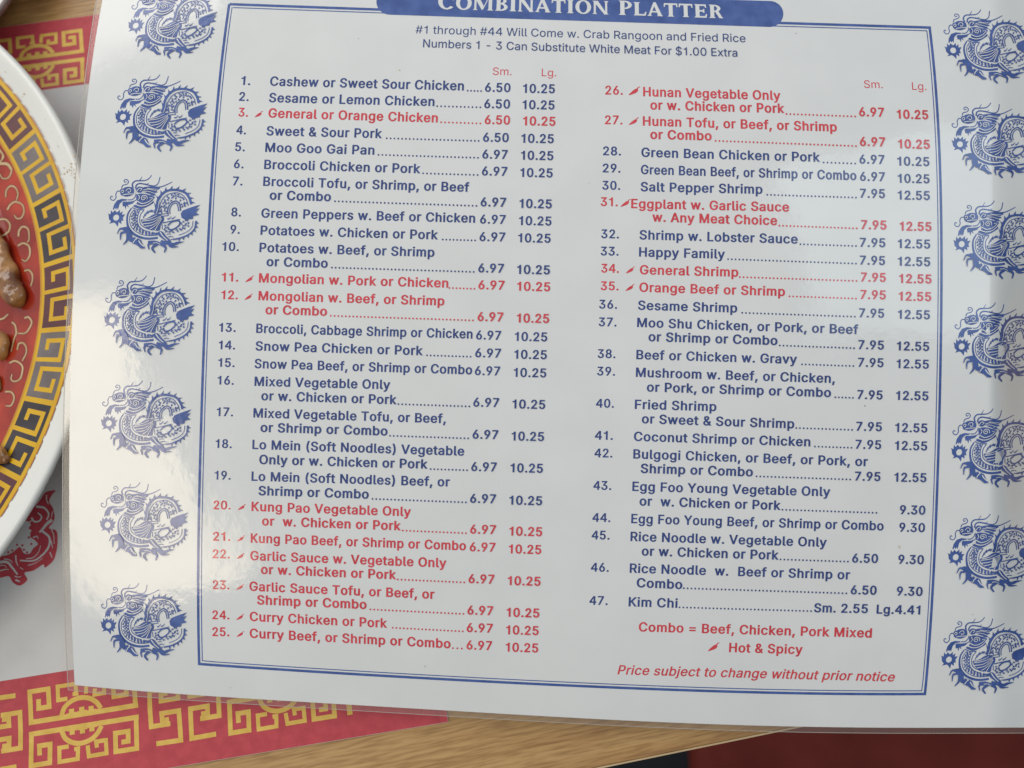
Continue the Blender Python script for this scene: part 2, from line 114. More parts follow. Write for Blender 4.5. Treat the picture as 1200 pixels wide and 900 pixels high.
    'y': (389, "47,-139 61,-86 71,-87 80,-89 88,-90 96,-90 104,-89 111,-87 118,-84 124,-80 130,-74 136,-67 141,-58 146,-48 151,-36 163,-1 17,379 84,379 165,155 171,138 177,121 182,104 187,87 191,70 196,53 201,37 206,21 184,21 188,37 193,53 198,70 202,87 207,104 212,121 218,138 224,155 305,379 371,379 204,-58 198,-72 191,-85 184,-97 177,-107 168,-116 159,-124 150,-130 139,-136 128,-140 117,-143 104,-145 91,-145 84,-145 77,-145 71,-144 65,-143 59,-142 54,-141 51,-140"),
    'z': (380, "42,0 42,46 254,320 48,323 48,379 333,379 333,331 126,60 126,56 339,56 339,0"),
    '0': (453, "227,-7 199,-5 174,1 151,11 130,24 111,41 95,62 80,86 69,113 60,144 53,178 49,214 48,254 49,294 53,330 60,364 69,395 81,422 95,447 112,467 130,484 151,498 174,508 200,514 227,516 254,514 279,508 302,498 323,484 342,467 358,447 372,422 384,395 393,364 400,330 404,294 405,254 404,214 400,178 393,144 384,113 373,86 359,62 342,41 323,24 302,11 279,1 254,-5/227,50 245,51 261,56 276,63 290,74 303,87 313,103 323,122 330,144 336,168 340,194 343,223 344,254 343,285 340,314 336,341 330,365 323,387 313,405 303,422 290,435 276,446 261,453 245,458 227,460 209,458 192,453 177,446 163,435 151,422 140,405 131,387 123,365 117,341 113,314 110,285 109,254 110,223 113,194 117,168 123,144 131,122 140,103 151,87 163,74 177,63 192,56 209,51"),
    '1': (400, "205,0 205,362 75,362 75,409 120,413 165,425 195,452 212,503 270,503 270,0"),
    '2': (453, "64,0 64,47 234,229 248,243 261,257 272,270 282,282 291,294 299,305 305,316 311,327 315,337 318,348 320,360 320,371 319,385 317,397 313,408 308,419 301,428 293,436 283,443 273,449 262,454 250,457 237,459 224,460 209,459 196,457 184,453 172,447 162,441 153,433 145,424 139,413 134,402 130,390 128,376 127,362 66,362 67,384 71,405 77,424 86,442 98,459 111,473 126,486 143,496 162,505 182,511 203,514 225,516 247,514 268,511 288,505 306,497 323,486 337,474 350,461 361,445 370,428 376,411 380,392 381,372 380,358 378,345 375,331 371,318 365,304 357,290 347,275 336,259 322,241 306,223 288,202 267,180 153,60 389,57 389,0"),
    '3': (453, "218,-7 195,-6 173,-3 152,2 133,10 114,19 98,30 83,43 70,57 60,74 52,91 46,111 44,132 109,132 111,119 115,107 120,97 126,87 134,78 144,71 154,64 165,59 178,55 191,52 204,50 219,50 234,51 248,53 262,56 275,61 287,67 297,74 307,83 315,93 321,104 325,116 328,130 329,145 328,158 326,172 322,184 316,196 308,207 299,217 288,226 275,234 260,240 242,244 223,247 201,248 157,248 157,299 288,448 288,452 70,452 70,509 372,509 372,461 211,278 211,289 239,290 264,288 287,284 308,276 327,265 344,253 359,239 371,222 381,205 387,186 392,166 393,145 392,123 387,103 380,84 370,66 358,50 344,36 327,23 309,12 288,4 266,-2 243,-6"),
    '4': (460, "290,0 290,120 40,120 40,190 272,503 354,503 354,182 418,182 418,120 354,120 354,0/290,182 290,412 112,182"),
    '5': (453, "221,-7 199,-6 178,-2 159,3 140,11 123,21 108,32 94,45 83,60 73,76 66,93 62,111 60,130 122,130 124,119 127,108 132,98 138,89 145,80 154,73 163,66 173,60 184,56 196,52 208,50 221,50 236,51 250,53 264,58 276,64 288,72 298,82 307,92 314,104 320,117 324,131 327,146 328,162 327,178 324,193 320,208 314,221 306,233 297,244 286,254 275,262 262,269 248,273 233,276 218,277 205,276 192,275 180,272 167,268 156,264 145,258 136,252 128,246 67,253 96,509 366,509 366,452 151,452 134,301 145,308 155,315 166,320 178,325 190,329 203,331 216,333 229,334 247,333 263,330 279,326 294,321 308,314 321,306 334,296 345,285 355,273 364,260 372,246 379,231 384,215 388,199 390,181 391,163 390,139 385,117 379,95 369,76 357,57 343,41 327,27 309,15 289,6 268,-1 245,-5"),
    '6': (453, "226,-7 203,-5 182,-1 161,5 142,15 125,26 109,40 96,56 84,74 75,94 69,115 65,138 64,162 65,180 68,199 73,219 80,239 89,261 102,285 118,311 137,340 252,509 322,509 151,261 145,261 149,268 154,275 159,281 165,288 172,293 179,299 187,303 196,307 205,310 214,312 224,314 235,314 257,313 278,309 298,303 316,295 332,284 346,271 359,257 370,240 378,221 384,201 388,180 389,157 388,134 384,112 377,92 368,73 356,55 343,39 327,26 310,14 291,5 271,-2 249,-6/226,48 241,49 254,52 267,56 279,63 289,70 299,79 307,90 314,101 320,114 324,128 327,142 327,157 327,173 324,187 320,201 314,213 307,225 299,235 289,244 279,251 267,258 254,262 241,264 226,265 212,264 198,262 186,258 174,252 163,244 153,235 145,225 138,214 132,201 128,188 126,174 125,158 126,143 128,128 132,114 138,102 145,90 153,79 163,70 174,63 186,56 198,52 212,49"),
    '7': (453, "97,0 323,448 323,452 62,452 62,509 391,509 391,449 165,0"),
    '8': (453, "226,-7 201,-6 178,-2 156,3 136,11 117,21 101,33 86,47 74,62 64,78 57,96 53,115 52,135 53,151 55,166 59,181 65,195 72,208 81,220 90,231 101,241 113,249 125,256 139,261 153,265 135,273 119,282 105,293 93,308 83,324 76,342 72,360 70,380 72,399 75,417 82,434 90,450 101,464 114,477 129,488 146,498 164,506 184,511 204,514 226,516 248,514 269,511 288,506 306,498 323,488 337,477 350,464 361,450 370,434 377,417 380,399 382,380 380,361 376,342 369,324 359,308 347,293 333,282 318,273 300,267 314,261 327,256 339,249 351,241 362,231 372,220 380,208 387,195 393,181 397,166 400,151 401,135 399,115 395,96 388,78 378,62 366,47 352,33 335,21 317,11 296,3 275,-2 251,-6/226,49 243,50 258,52 272,55 285,60 296,66 307,74 315,82 323,91 329,102 333,113 336,126 337,139 336,152 333,165 329,177 322,189 314,199 305,208 295,216 283,223 270,228 256,232 242,234 226,235 211,234 196,232 182,228 169,223 157,216 147,208 138,199 130,189 123,177 119,165 116,152 115,139 116,126 119,113 123,102 129,91 136,82 145,74 156,66 167,60 180,55 195,52 210,50/226,290 239,290 252,292 263,296 274,300 284,306 293,313 300,321 307,330 312,341 316,351 318,363 319,376 318,388 316,399 313,410 308,420 301,429 294,437 285,444 275,449 264,454 252,457 240,459 226,460 213,459 200,457 188,454 177,449 167,444 159,437 151,429 145,420 139,410 136,399 134,388 133,376 134,363 136,351 139,341 145,330 151,321 159,313 168,306 178,300 189,296 201,292 213,290"),
    '9': (453, "226,516 249,514 271,510 291,503 310,494 328,482 343,468 356,452 368,434 377,414 384,393 388,371 389,347 388,328 385,309 380,290 373,270 363,248 350,224 334,197 315,168 200,0 130,0 301,248 307,248 303,240 299,234 294,227 287,221 281,215 273,210 265,206 257,202 248,199 238,196 228,195 218,195 195,196 175,199 155,206 137,214 121,225 106,237 94,252 83,269 74,287 68,307 65,329 64,352 65,375 69,397 75,417 85,436 96,454 110,469 125,483 143,494 162,504 182,510 203,514/226,460 212,459 199,457 186,452 174,446 163,438 154,429 145,419 138,407 133,395 129,381 126,367 125,352 126,336 129,322 133,308 138,295 145,284 154,274 163,265 174,257 186,251 199,247 212,244 226,243 240,244 254,247 267,251 279,257 289,265 299,273 307,284 314,295 320,308 324,321 327,335 327,350 327,366 324,381 320,394 314,407 307,419 299,429 290,438 279,446 267,452 254,457 241,459"),
    '.': (188, "95,-4 86,-4 78,-1 70,3 63,9 57,16 53,24 50,32 50,41 50,50 53,59 57,66 63,73 70,79 78,83 86,86 95,87 104,86 113,83 121,79 128,73 134,66 138,59 140,50 141,41 140,32 138,24 134,16 128,9 121,3 113,-1 104,-4"),
    ',': (188, "38,-119 68,71 137,71 84,-119"),
    '&': (448, "197,-7 173,-6 150,-2 129,4 110,12 93,22 78,34 65,47 54,62 45,78 39,96 35,114 34,133 35,149 37,163 42,177 47,189 55,201 63,213 73,224 85,235 97,245 111,256 125,267 140,279 216,335 221,339 226,343 231,347 237,352 242,357 246,363 251,369 255,375 258,382 260,389 261,397 262,405 261,417 258,427 253,437 245,445 237,452 226,457 215,460 201,461 192,460 184,459 176,456 168,453 161,449 155,444 150,438 145,431 142,424 139,416 137,408 137,399 137,389 139,380 142,372 145,363 150,355 155,346 162,337 169,327 176,317 185,307 194,296 204,284 438,0 364,0 171,231 121,293 111,306 102,319 94,331 87,344 82,357 78,370 76,384 75,398 76,415 79,430 84,445 91,458 99,470 109,481 121,491 134,499 149,505 165,510 182,513 200,513 218,513 235,510 251,505 266,499 279,491 290,482 300,471 308,459 315,447 320,433 323,419 324,404 323,393 322,382 319,372 315,362 310,352 305,342 299,333 291,325 283,317 275,308 266,301 256,293 154,217 140,206 128,195 118,185 110,174 104,164 100,154 98,143 97,131 98,119 100,108 104,97 109,87 116,78 124,70 133,63 143,57 154,53 166,49 179,47 193,46 208,47 223,50 237,54 251,59 265,66 278,75 290,84 301,95 312,108 321,121 329,136 336,151 342,168 346,186 348,205 349,224 408,224 407,201 405,180 401,161 397,144 391,128 385,115 378,103 371,92 364,83 357,75 351,68 345,62 333,47 320,34 305,23 289,14 271,7 252,1 234,-3 215,-6"),
    '(': (273, "89,207 90,235 92,264 96,293 101,324 107,354 114,384 122,413 132,441 142,468 153,494 164,517 177,539 236,539 223,512 212,485 201,457 191,428 182,399 174,370 167,342 161,313 157,285 154,258 152,232 151,207 152,184 154,161 156,138 160,115 165,91 172,67 179,42 188,16 198,-10 209,-38 222,-66 236,-96 177,-96 156,-59 139,-21 124,16 111,55 102,93 95,131 90,169"),
    ')': (273, "37,-96 52,-66 64,-37 76,-9 86,18 95,44 102,69 108,93 113,116 117,139 120,162 121,184 122,207 121,232 119,258 116,285 112,313 106,342 99,370 91,399 82,428 73,457 62,485 50,512 37,539 97,539 109,517 121,494 131,468 142,441 151,413 159,384 167,354 173,323 178,293 181,264 183,235 184,207 183,168 178,130 171,92 161,53 149,15 134,-22 117,-59 97,-96"),
    '#': (440, "242,0 326,509 377,509 294,0/10,140 19,192 400,192 391,140/64,0 147,509 198,509 115,0/40,316 49,368 429,368 421,316"),
    '$': (447, "202,-74 202,583 244,583 244,-74/224,-9 197,-8 172,-4 149,1 128,9 108,19 91,31 76,45 64,60 54,77 46,96 41,115 38,137 104,137 107,123 110,110 116,98 123,88 132,79 142,71 154,64 166,59 180,55 194,52 209,50 224,49 241,50 257,52 272,55 286,60 299,66 311,74 321,82 329,92 336,102 341,114 345,126 346,139 345,151 342,161 338,171 332,179 325,186 316,193 307,199 296,205 284,209 272,214 259,218 245,222 184,239 154,249 128,260 105,274 86,289 71,307 60,326 54,348 52,372 53,393 58,413 65,431 75,448 87,463 102,476 119,488 138,498 158,506 180,511 203,514 227,516 252,514 275,511 296,505 316,498 334,488 351,476 365,463 377,449 387,433 394,415 399,397 401,378 337,378 334,396 326,412 316,426 302,437 286,447 267,453 247,457 225,459 209,458 194,456 180,452 167,448 156,442 145,435 136,427 129,418 123,409 118,398 116,387 115,376 116,363 119,352 124,342 131,334 139,326 148,319 158,313 169,308 180,304 191,300 202,296 212,293 264,279 276,276 287,272 299,268 312,264 324,258 336,252 347,245 359,238 369,229 379,220 387,209 395,198 401,185 405,171 407,155 408,139 407,118 403,99 396,81 386,64 374,48 360,34 343,21 323,11 302,2 278,-4 252,-8"),
    '-': (453, "337,244 337,188 114,188 114,244"),
    '=': (453, "72,245 72,301 381,301 381,245/72,97 72,153 381,153 381,97"),
    ' ': (188, ""),
}

ENTRIES = [  # number, hot?, number box, chili box, first line, second line, dot leader, small price, large price (photo pixels)
    (1, False, (282.2, 293.2, 99.3), None, ('Cashew or Sweet Sour Chicken', 316.1, 100.2, 543.5, 105.8), None, (548.1, 563.7), ('6.50', 568.2, 598.1, 107.6), ('10.25', 612.8, 650.2, 108.9)),
    (2, False, (279.8, 291.3, 118.0), None, ('Sesame or Lemon Chicken', 314.8, 119.5, 509.0, 124.1), None, (512.3, 562.8), ('6.50', 567.3, 597.6, 126.8), ('10.25', 612.2, 649.8, 127.9)),
    (3, True, (279.1, 290.4, 136.4), (298.3, 307.8), ('General or Orange Chicken', 314.2, 137.5, 512.9, 143.3), None, (516.9, 562.8), ('6.50', 567.9, 597.6, 145.5), ('10.25', 612.8, 650.8, 147.0)),
    (4, False, (276.7, 288.0, 157.1), None, ('Sweet & Sour Pork', 311.9, 158.4, 447.5, 161.7), None, (453.2, 560.9), ('6.50', 565.9, 596.1, 166.1), ('10.25', 610.8, 648.9, 167.4)),
    (5, False, (275.2, 286.8, 176.9), None, ('Moo Goo Gai Pan', 310.6, 177.8, 438.6, 181.1), None, (443.5, 560.0), ('6.97', 565.1, 594.8, 185.9), ('10.25', 610.4, 648.4, 187.3)),
    (6, False, (273.9, 285.3, 196.9), None, ('Broccoli Chicken or Pork', 309.3, 197.8, 492.5, 202.9), None, (495.8, 559.6), ('6.97', 564.6, 594.5, 205.7), ('10.25', 609.5, 647.6, 207.5)),
    (7, False, (272.6, 284.0, 217.0), None, ('Broccoli Tofu, or Shrimp, or Beef', 308.2, 217.6, 549.9, 224.6), ('or Combo', 315.7, 233.7, 387.6, 235.6), (392.5, 558.2), ('6.97', 563.1, 593.0, 241.9), ('10.25', 608.6, 646.5, 243.8)),
    (8, False, (270.8, 282.2, 253.3), None, ('Green Peppers w. Beef or Chicken', 306.0, 254.8, 556.7, 260.8), None, None, ('6.97', 562.4, 592.5, 262.1), ('10.25', 608.0, 646.2, 263.9)),
    (9, False, (269.7, 280.9, 273.6), None, ('Potatoes w. Chicken or Pork', 305.1, 274.9, 513.2, 280.4), None, (518.8, 556.7), ('6.97', 561.8, 592.1, 282.6), ('10.25', 607.1, 645.2, 284.1)),
    (10, False, (260.2, 279.8, 293.8), None, ('Potatoes w. Beef, or Shrimp', 303.8, 295.1, 509.0, 300.8), ('or Combo', 312.1, 311.6, 383.9, 313.6), (388.9, 555.0), ('6.97', 560.4, 590.4, 319.3), ('10.25', 605.8, 644.3, 321.1)),
    (11, True, (259.6, 279.1, 329.6), (287.3, 297.2), ('Mongolian w. Pork or Chicken', 303.2, 330.8, 525.2, 336.9), None, (526.6, 555.8), ('6.97', 560.5, 591.2, 339.1), ('10.25', 605.8, 644.7, 340.9)),
    (12, True, (259.2, 278.5, 350.4), (286.4, 295.9), ('Mongolian w. Beef, or Shrimp', 302.7, 351.6, 520.6, 357.8), ('or Combo', 310.9, 367.9, 383.0, 369.9), (387.6, 554.1), ('6.97', 559.5, 589.7, 376.3), ('10.25', 605.5, 643.4, 378.1)),
    (13, False, (256.5, 276.1, 388.6), None, ('Broccoli, Cabbage Shrimp or Chicken', 300.1, 389.9, 553.6, 396.6), None, None, ('6.97', 557.8, 587.1, 397.9), ('10.25', 603.1, 641.2, 399.7)),
    (14, False, (256.1, 275.4, 409.2), None, ('Snow Pea Chicken or Pork', 299.2, 410.5, 495.5, 416.2), None, (500.4, 551.4), ('6.97', 556.7, 587.0, 418.8), ('10.25', 602.5, 640.7, 420.6)),
    (15, False, (255.6, 274.8, 429.8), None, ('Snow Pea Beef, or Shrimp or Combo', 298.1, 431.2, 553.2, 438.6), None, None, ('6.97', 556.3, 586.0, 439.7), ('10.25', 601.8, 640.1, 441.9)),
    (16, False, (254.7, 273.9, 450.5), None, ('Mixed Vegetable Only', 298.1, 452.0, 457.2, 456.0), ('or w. Chicken or Pork', 306.0, 468.8, 464.7, 473.6), (466.9, 549.9), ('6.97', 554.5, 584.8, 476.7), ('10.25', 600.3, 638.8, 478.9)),
    (17, False, (253.8, 273.0, 487.5), None, ('Mixed Vegetable Tofu, or Beef,', 296.8, 489.0, 522.4, 495.8), ('or Shrimp or Combo', 305.1, 505.9, 454.0, 510.3), (457.0, 548.5), ('6.97', 553.6, 583.8, 514.3), ('10.25', 599.4, 637.4, 516.5)),
    (18, False, (252.5, 271.5, 524.8), None, ('Lo Mein (Soft Noodles) Vegetable', 295.6, 526.0, 543.9, 533.9), ('Only or w. Chicken or Pork', 303.6, 543.6, 501.0, 549.1), (504.6, 547.2), ('6.97', 552.1, 582.0, 552.2), ('10.25', 598.1, 636.1, 553.7)),
    (19, False, (251.4, 270.2, 561.8), None, ('Lo Mein (Soft Noodles) Beef, or', 294.6, 563.2, 527.0, 570.0), ('Shrimp or Combo', 302.7, 580.1, 432.0, 584.3), (436.5, 545.9), ('6.97', 550.8, 581.1, 589.5), ('10.25', 596.7, 635.2, 591.7)),
    (20, True, (250.1, 270.2, 596.8), (278.5, 287.7), ('Kung Pao Vegetable Only', 294.6, 598.6, 481.5, 604.9), ('or  w. Chicken or Pork', 306.9, 615.5, 469.6, 621.4), (472.0, 545.9), ('6.97', 550.8, 581.1, 625.6), ('10.25', 596.7, 635.2, 628.0)),
    (21, True, (249.5, 269.9, 633.5), (277.6, 286.8), ('Kung Pao Beef, or Shrimp or Combo', 293.7, 635.7, 545.9, 644.8), None, None, ('6.97', 550.3, 580.5, 646.3), ('10.25', 596.1, 634.2, 648.9)),
    (22, True, (249.2, 269.3, 654.0), (277.2, 286.4), ('Garlic Sauce w. Vegetable Only', 293.2, 656.2, 523.0, 665.0), ('or w. Chicken or Pork', 305.6, 672.3, 464.1, 678.8), (466.1, 543.9), ('6.97', 549.0, 579.2, 683.7), ('10.25', 594.8, 633.3, 686.1)),
    (23, True, (249.2, 268.8, 690.3), (276.7, 285.8), ('Garlic Sauce Tofu, or Beef, or', 292.2, 692.1, 509.0, 701.7), ('Shrimp or Combo', 301.1, 708.1, 429.4, 713.6), (434.0, 543.0), ('6.97', 547.7, 577.8, 720.6), ('10.25', 593.5, 631.9, 723.3)),
    (24, True, (248.8, 268.8, 725.5), (276.7, 285.8), ('Curry Chicken or Pork', 292.6, 727.5, 453.6, 735.6), None, (460.1, 542.2), ('6.97', 546.8, 577.4, 741.1), ('10.25', 593.0, 631.1, 743.9)),
    (25, True, (248.8, 268.8, 745.3), (277.2, 285.8), ('Curry Beef, or Shrimp or Combo', 292.6, 747.2, 527.9, 759.6), None, (530.7, 541.1), ('6.97', 546.6, 576.5, 761.5), ('10.25', 592.5, 630.6, 764.2)),
    (26, True, (709.3, 729.9, 110.6), (736.5, 749.7), ('Hunan Vegetable Only', 753.7, 112.5, 914.8, 117.2), ('or w. Chicken or Pork', 762.1, 128.0, 919.3, 132.2), (921.7, 1002.2), ('6.97', 1007.0, 1036.3, 136.3), ('10.25', 1051.3, 1088.0, 139.2)),
    (27, True, (708.8, 729.5, 145.4), (736.8, 748.2), ('Hunan Tofu, or Beef, or Shrimp', 753.3, 146.9, 980.8, 153.9), ('or Combo', 762.0, 162.5, 834.0, 164.3), (838.6, 1003.1), ('6.97', 1007.9, 1037.6, 171.1), ('10.25', 1052.8, 1089.8, 173.9)),
    (28, False, (706.6, 727.7, 181.8), None, ('Green Bean Chicken or Pork', 751.5, 183.6, 961.1, 189.4), None, (965.2, 1002.2), ('6.97', 1007.3, 1036.7, 191.8), ('10.25', 1051.7, 1089.3, 194.2)),
    (29, False, (706.2, 727.1, 201.9), None, ('Green Bean Beef, or Shrimp or Combo', 751.0, 203.8, 1003.7, 210.9), None, None, ('6.97', 1007.9, 1037.2, 212.0), ('10.25', 1052.2, 1089.5, 214.4)),
    (30, False, (705.7, 726.8, 222.1), None, ('Salt Pepper Shrimp', 750.6, 223.9, 893.6, 227.0), None, (899.2, 1003.1), ('7.95', 1007.9, 1037.2, 231.8), ('12.55', 1052.2, 1089.8, 234.0)),
    (31, True, (703.8, 724.0, 241.3), (727.1, 738.7), ('Eggplant w. Garlic Sauce', 739.6, 243.7, 924.8, 247.8), ('w. Any Meat Choice', 764.3, 259.4, 910.7, 263.6), (913.3, 1004.0), ('7.95', 1009.2, 1038.9, 268.6), ('12.55', 1054.5, 1091.7, 270.4)),
    (32, False, (704.4, 725.3, 279.0), None, ('Shrimp w. Lobster Sauce', 749.3, 280.3, 934.9, 285.4), None, (938.0, 1003.1), ('7.95', 1007.7, 1037.6, 289.4), ('12.55', 1052.2, 1090.2, 290.9)),
    (33, False, (703.8, 724.9, 299.2), None, ('Happy Family', 748.8, 300.4, 849.6, 303.0), None, (853.2, 1003.1), ('7.95', 1007.7, 1037.2, 310.2), ('12.55', 1052.2, 1090.2, 311.6)),
    (34, True, (704.4, 725.3, 319.3), (733.2, 743.6), ('General Shrimp', 749.7, 321.2, 865.2, 324.1), None, (867.0, 1003.7), ('7.95', 1008.8, 1038.1, 330.0), ('12.55', 1053.7, 1091.7, 331.8)),
    (35, True, (703.8, 724.9, 339.9), (732.8, 743.2), ('Orange Beef or Shrimp', 749.1, 341.7, 919.9, 346.8), None, (925.2, 1003.1), ('7.95', 1008.2, 1038.0, 350.5), ('12.55', 1053.2, 1091.3, 352.5)),
    (36, False, (702.0, 723.1, 361.5), None, ('Sesame Shrimp', 747.5, 362.8, 863.9, 366.1), None, (869.8, 1001.8), ('7.95', 1006.8, 1036.1, 372.0), ('12.55', 1052.2, 1089.8, 373.8)),
    (37, False, (701.5, 722.5, 382.2), None, ('Moo Shu Chicken, or Pork, or Beef', 746.5, 383.0, 1005.9, 391.4), ('or Shrimp or Combo', 759.8, 399.6, 911.1, 404.2), (913.8, 1000.9), ('7.95', 1005.9, 1035.8, 409.3), ('12.55', 1051.0, 1088.9, 410.9)),
    (38, False, (700.2, 721.2, 419.4), None, ('Beef or Chicken w. Gravy', 745.6, 420.7, 934.0, 426.2), None, (939.9, 1000.0), ('7.95', 1005.5, 1035.4, 430.0), ('12.55', 1050.6, 1088.5, 431.7)),
    (39, False, (699.6, 720.7, 439.9), None, ('Mushroom w. Beef, or Chicken,', 745.1, 441.4, 978.5, 448.7), ('or Pork, or Shrimp or Combo', 757.9, 458.6, 973.8, 465.2), (978.9, 999.5), ('7.95', 1004.6, 1034.3, 467.8), ('12.55', 1050.0, 1088.0, 468.9)),
    (40, False, (698.3, 719.4, 477.5), None, ('Fried Shrimp', 743.8, 479.0, 839.5, 481.7), ('or Sweet & Sour Shrimp', 752.0, 495.8, 930.7, 501.9), (933.1, 998.5), ('7.95', 1003.3, 1033.4, 505.0), ('12.55', 1049.0, 1086.7, 506.5)),
    (41, False, (697.0, 718.1, 515.1), None, ('Coconut Shrimp or Chicken', 742.7, 516.5, 949.6, 523.0), None, (955.1, 997.8), ('7.95', 1002.4, 1032.6, 526.1), ('12.55', 1048.6, 1086.5, 527.5)),
    (42, False, (696.5, 717.6, 535.8), None, ('Bulgogi Chicken, or Beef, or Pork, or', 742.0, 537.1, 1016.9, 546.2), ('Shrimp or Combo', 750.6, 554.0, 882.2, 558.2), (886.6, 996.3), ('7.95', 1001.8, 1031.7, 563.4), ('12.55', 1048.0, 1085.6, 564.7)),
    (43, False, (695.2, 716.3, 573.8), None, ('Egg Foo Young Vegetable Only', 740.9, 575.1, 973.0, 581.5), ('or  w. Chicken or Pork', 749.3, 592.2, 914.8, 597.5), (917.0, 1027.0), None, ('9.30', 1054.5, 1084.3, 602.8)),
    (44, False, (694.1, 715.2, 611.4), None, ('Egg Foo Young Beef, or Shrimp or Combo', 739.6, 612.9, 1035.4, 621.5), None, None, None, ('9.30', 1053.7, 1083.8, 623.3)),
    (45, False, (693.2, 714.3, 632.0), None, ('Rice Noodle w. Vegetable Only', 738.7, 633.8, 968.8, 640.8), ('or w. Chicken or Pork', 751.9, 650.8, 912.4, 655.8), (914.8, 993.6), ('6.50', 998.5, 1028.8, 659.5), ('9.30', 1052.6, 1082.5, 660.9)),
    (46, False, (692.3, 713.4, 669.7), None, ('Rice Noodle  w.  Beef or Shrimp or', 737.8, 671.0, 996.0, 678.9), ('Combo', 746.0, 688.0, 799.5, 690.2), (801.4, 991.8), ('6.50', 996.9, 1027.1, 696.7), ('9.30', 1050.8, 1081.0, 698.1)),
    (47, False, (690.6, 712.1, 708.6), None, ('Kim Chi', 736.5, 710.4, 794.0, 712.2), None, (796.4, 950.5), ('Sm. 2.55', 953.8, 1016.9, 718.1), ('Lg.4.41', 1027.1, 1078.3, 719.6)),
]

# ------------------------------------------------------------------ where things lie
def ray(px, py):
    return FWD + np.array((1.0, 0, 0)) * ((px - CX) / FPX) + UPV * ((CY - py) / FPX)

def on_plane(px, py, z=0.0):
    """Point of the level plane at height z seen at photo pixel (px, py)."""
    d = ray(px, py)
    return CAM + d * ((z - CAM[2]) / d[2])

def smooth(ys, vs, deg=4):
    c = np.polyfit((np.array(ys) - 450) / 450, vs, deg)
    return lambda y: np.polyval(c, (y - 450) / 450)

FRAME_L = smooth((3, 70, 163, 228, 333, 450, 560, 675, 780), (267, 259, 250, 244.6, 240, 236, 232.6, 230.2, 232))
FRAME_R = smooth((30, 125, 225, 350, 450, 575, 675, 814), (1091, 1099, 1104.5, 1105.3, 1102.4, 1100, 1095.6, 1085.5))
WIDTH = smooth((-40, 30, 120, 225, 340, 450, 560, 675, 812, 870), (812, 827, 845, 859, 865, 867, 867.5, 865, 853, 846))

def lean(px, py):
    a, b = FRAME_L(py), FRAME_R(py)
    da = (FRAME_L(py + 3) - FRAME_L(py - 3)) / 6
    db = (FRAME_R(py + 3) - FRAME_R(py - 3)) / 6
    t = (px - a) / (b - a)
    return da * (1 - t) + db * t

def sheet(px, py, off=0.0):
    """Point on the bowed menu sheet; the sheet is 28 cm wide, stands a little off the table and rolls away at its right end."""
    z = 0.207 * 853.0 / WIDTH(py)
    z += -0.0095 * (px - CX) / FPX * 0.21
    z += 0.00012 * math.sin(px / 61 + py / 150) + 0.0001 * math.sin(py / 73 - px / 190)
    e = max(0.0, px - 1158.0) / 46.0                      # droop shaped to darken the right end, most in the middle of its height
    a = max(0.0035, 0.0205 - 0.0000535 * (py - 500.0)) if py > 450 else max(0.005, 0.0225 - 0.000085 * (450.0 - py))
    z += a * (1.0 - math.exp(-e * e))
    return CAM + ray(px, py) * (z - off)

def link(o, parent=None):
    COL.objects.link(o)
    if parent is not None:
        o.parent = parent
    return o

def mesh_object(name, verts, faces, mats, idx=None, parent=None, shade_smooth=False):
    me = bpy.data.meshes.new(name)
    me.from_pydata([tuple(v) for v in verts], [], [tuple(f) for f in faces])
    for m in mats:
        me.materials.append(m)
    if idx is not None:
        me.polygons.foreach_set('material_index', idx)
    if shade_smooth:
        me.polygons.foreach_set('use_smooth', [True] * len(me.polygons))
    me.update()
    return link(bpy.data.objects.new(name, me), parent)

def empty(name, loc=(0, 0, 0)):
    o = bpy.data.objects.new(name, None); COL.objects.link(o)
    o.location = loc
    return o

def settle(root):
    """Children were made in world coordinates: keep them there under a moved root."""
    off = root.location.copy()
    for c in root.children:
        c.location = c.location - off

def tag(o, label, cat, group=None):
    o['label'] = label; o['category'] = cat
    if group:
        o['group'] = group

# ------------------------------------------------------------------ materials
def new_mat(name):
    m = bpy.data.materials.new(name); m.use_nodes = True
    nt = m.node_tree
    b = nt.nodes['Principled BSDF']
    return m, nt, b

def N(nt, kind, **kw):
    n = nt.nodes.new(kind)
    for k, v in kw.items():
        setattr(n, k, v)
    return n

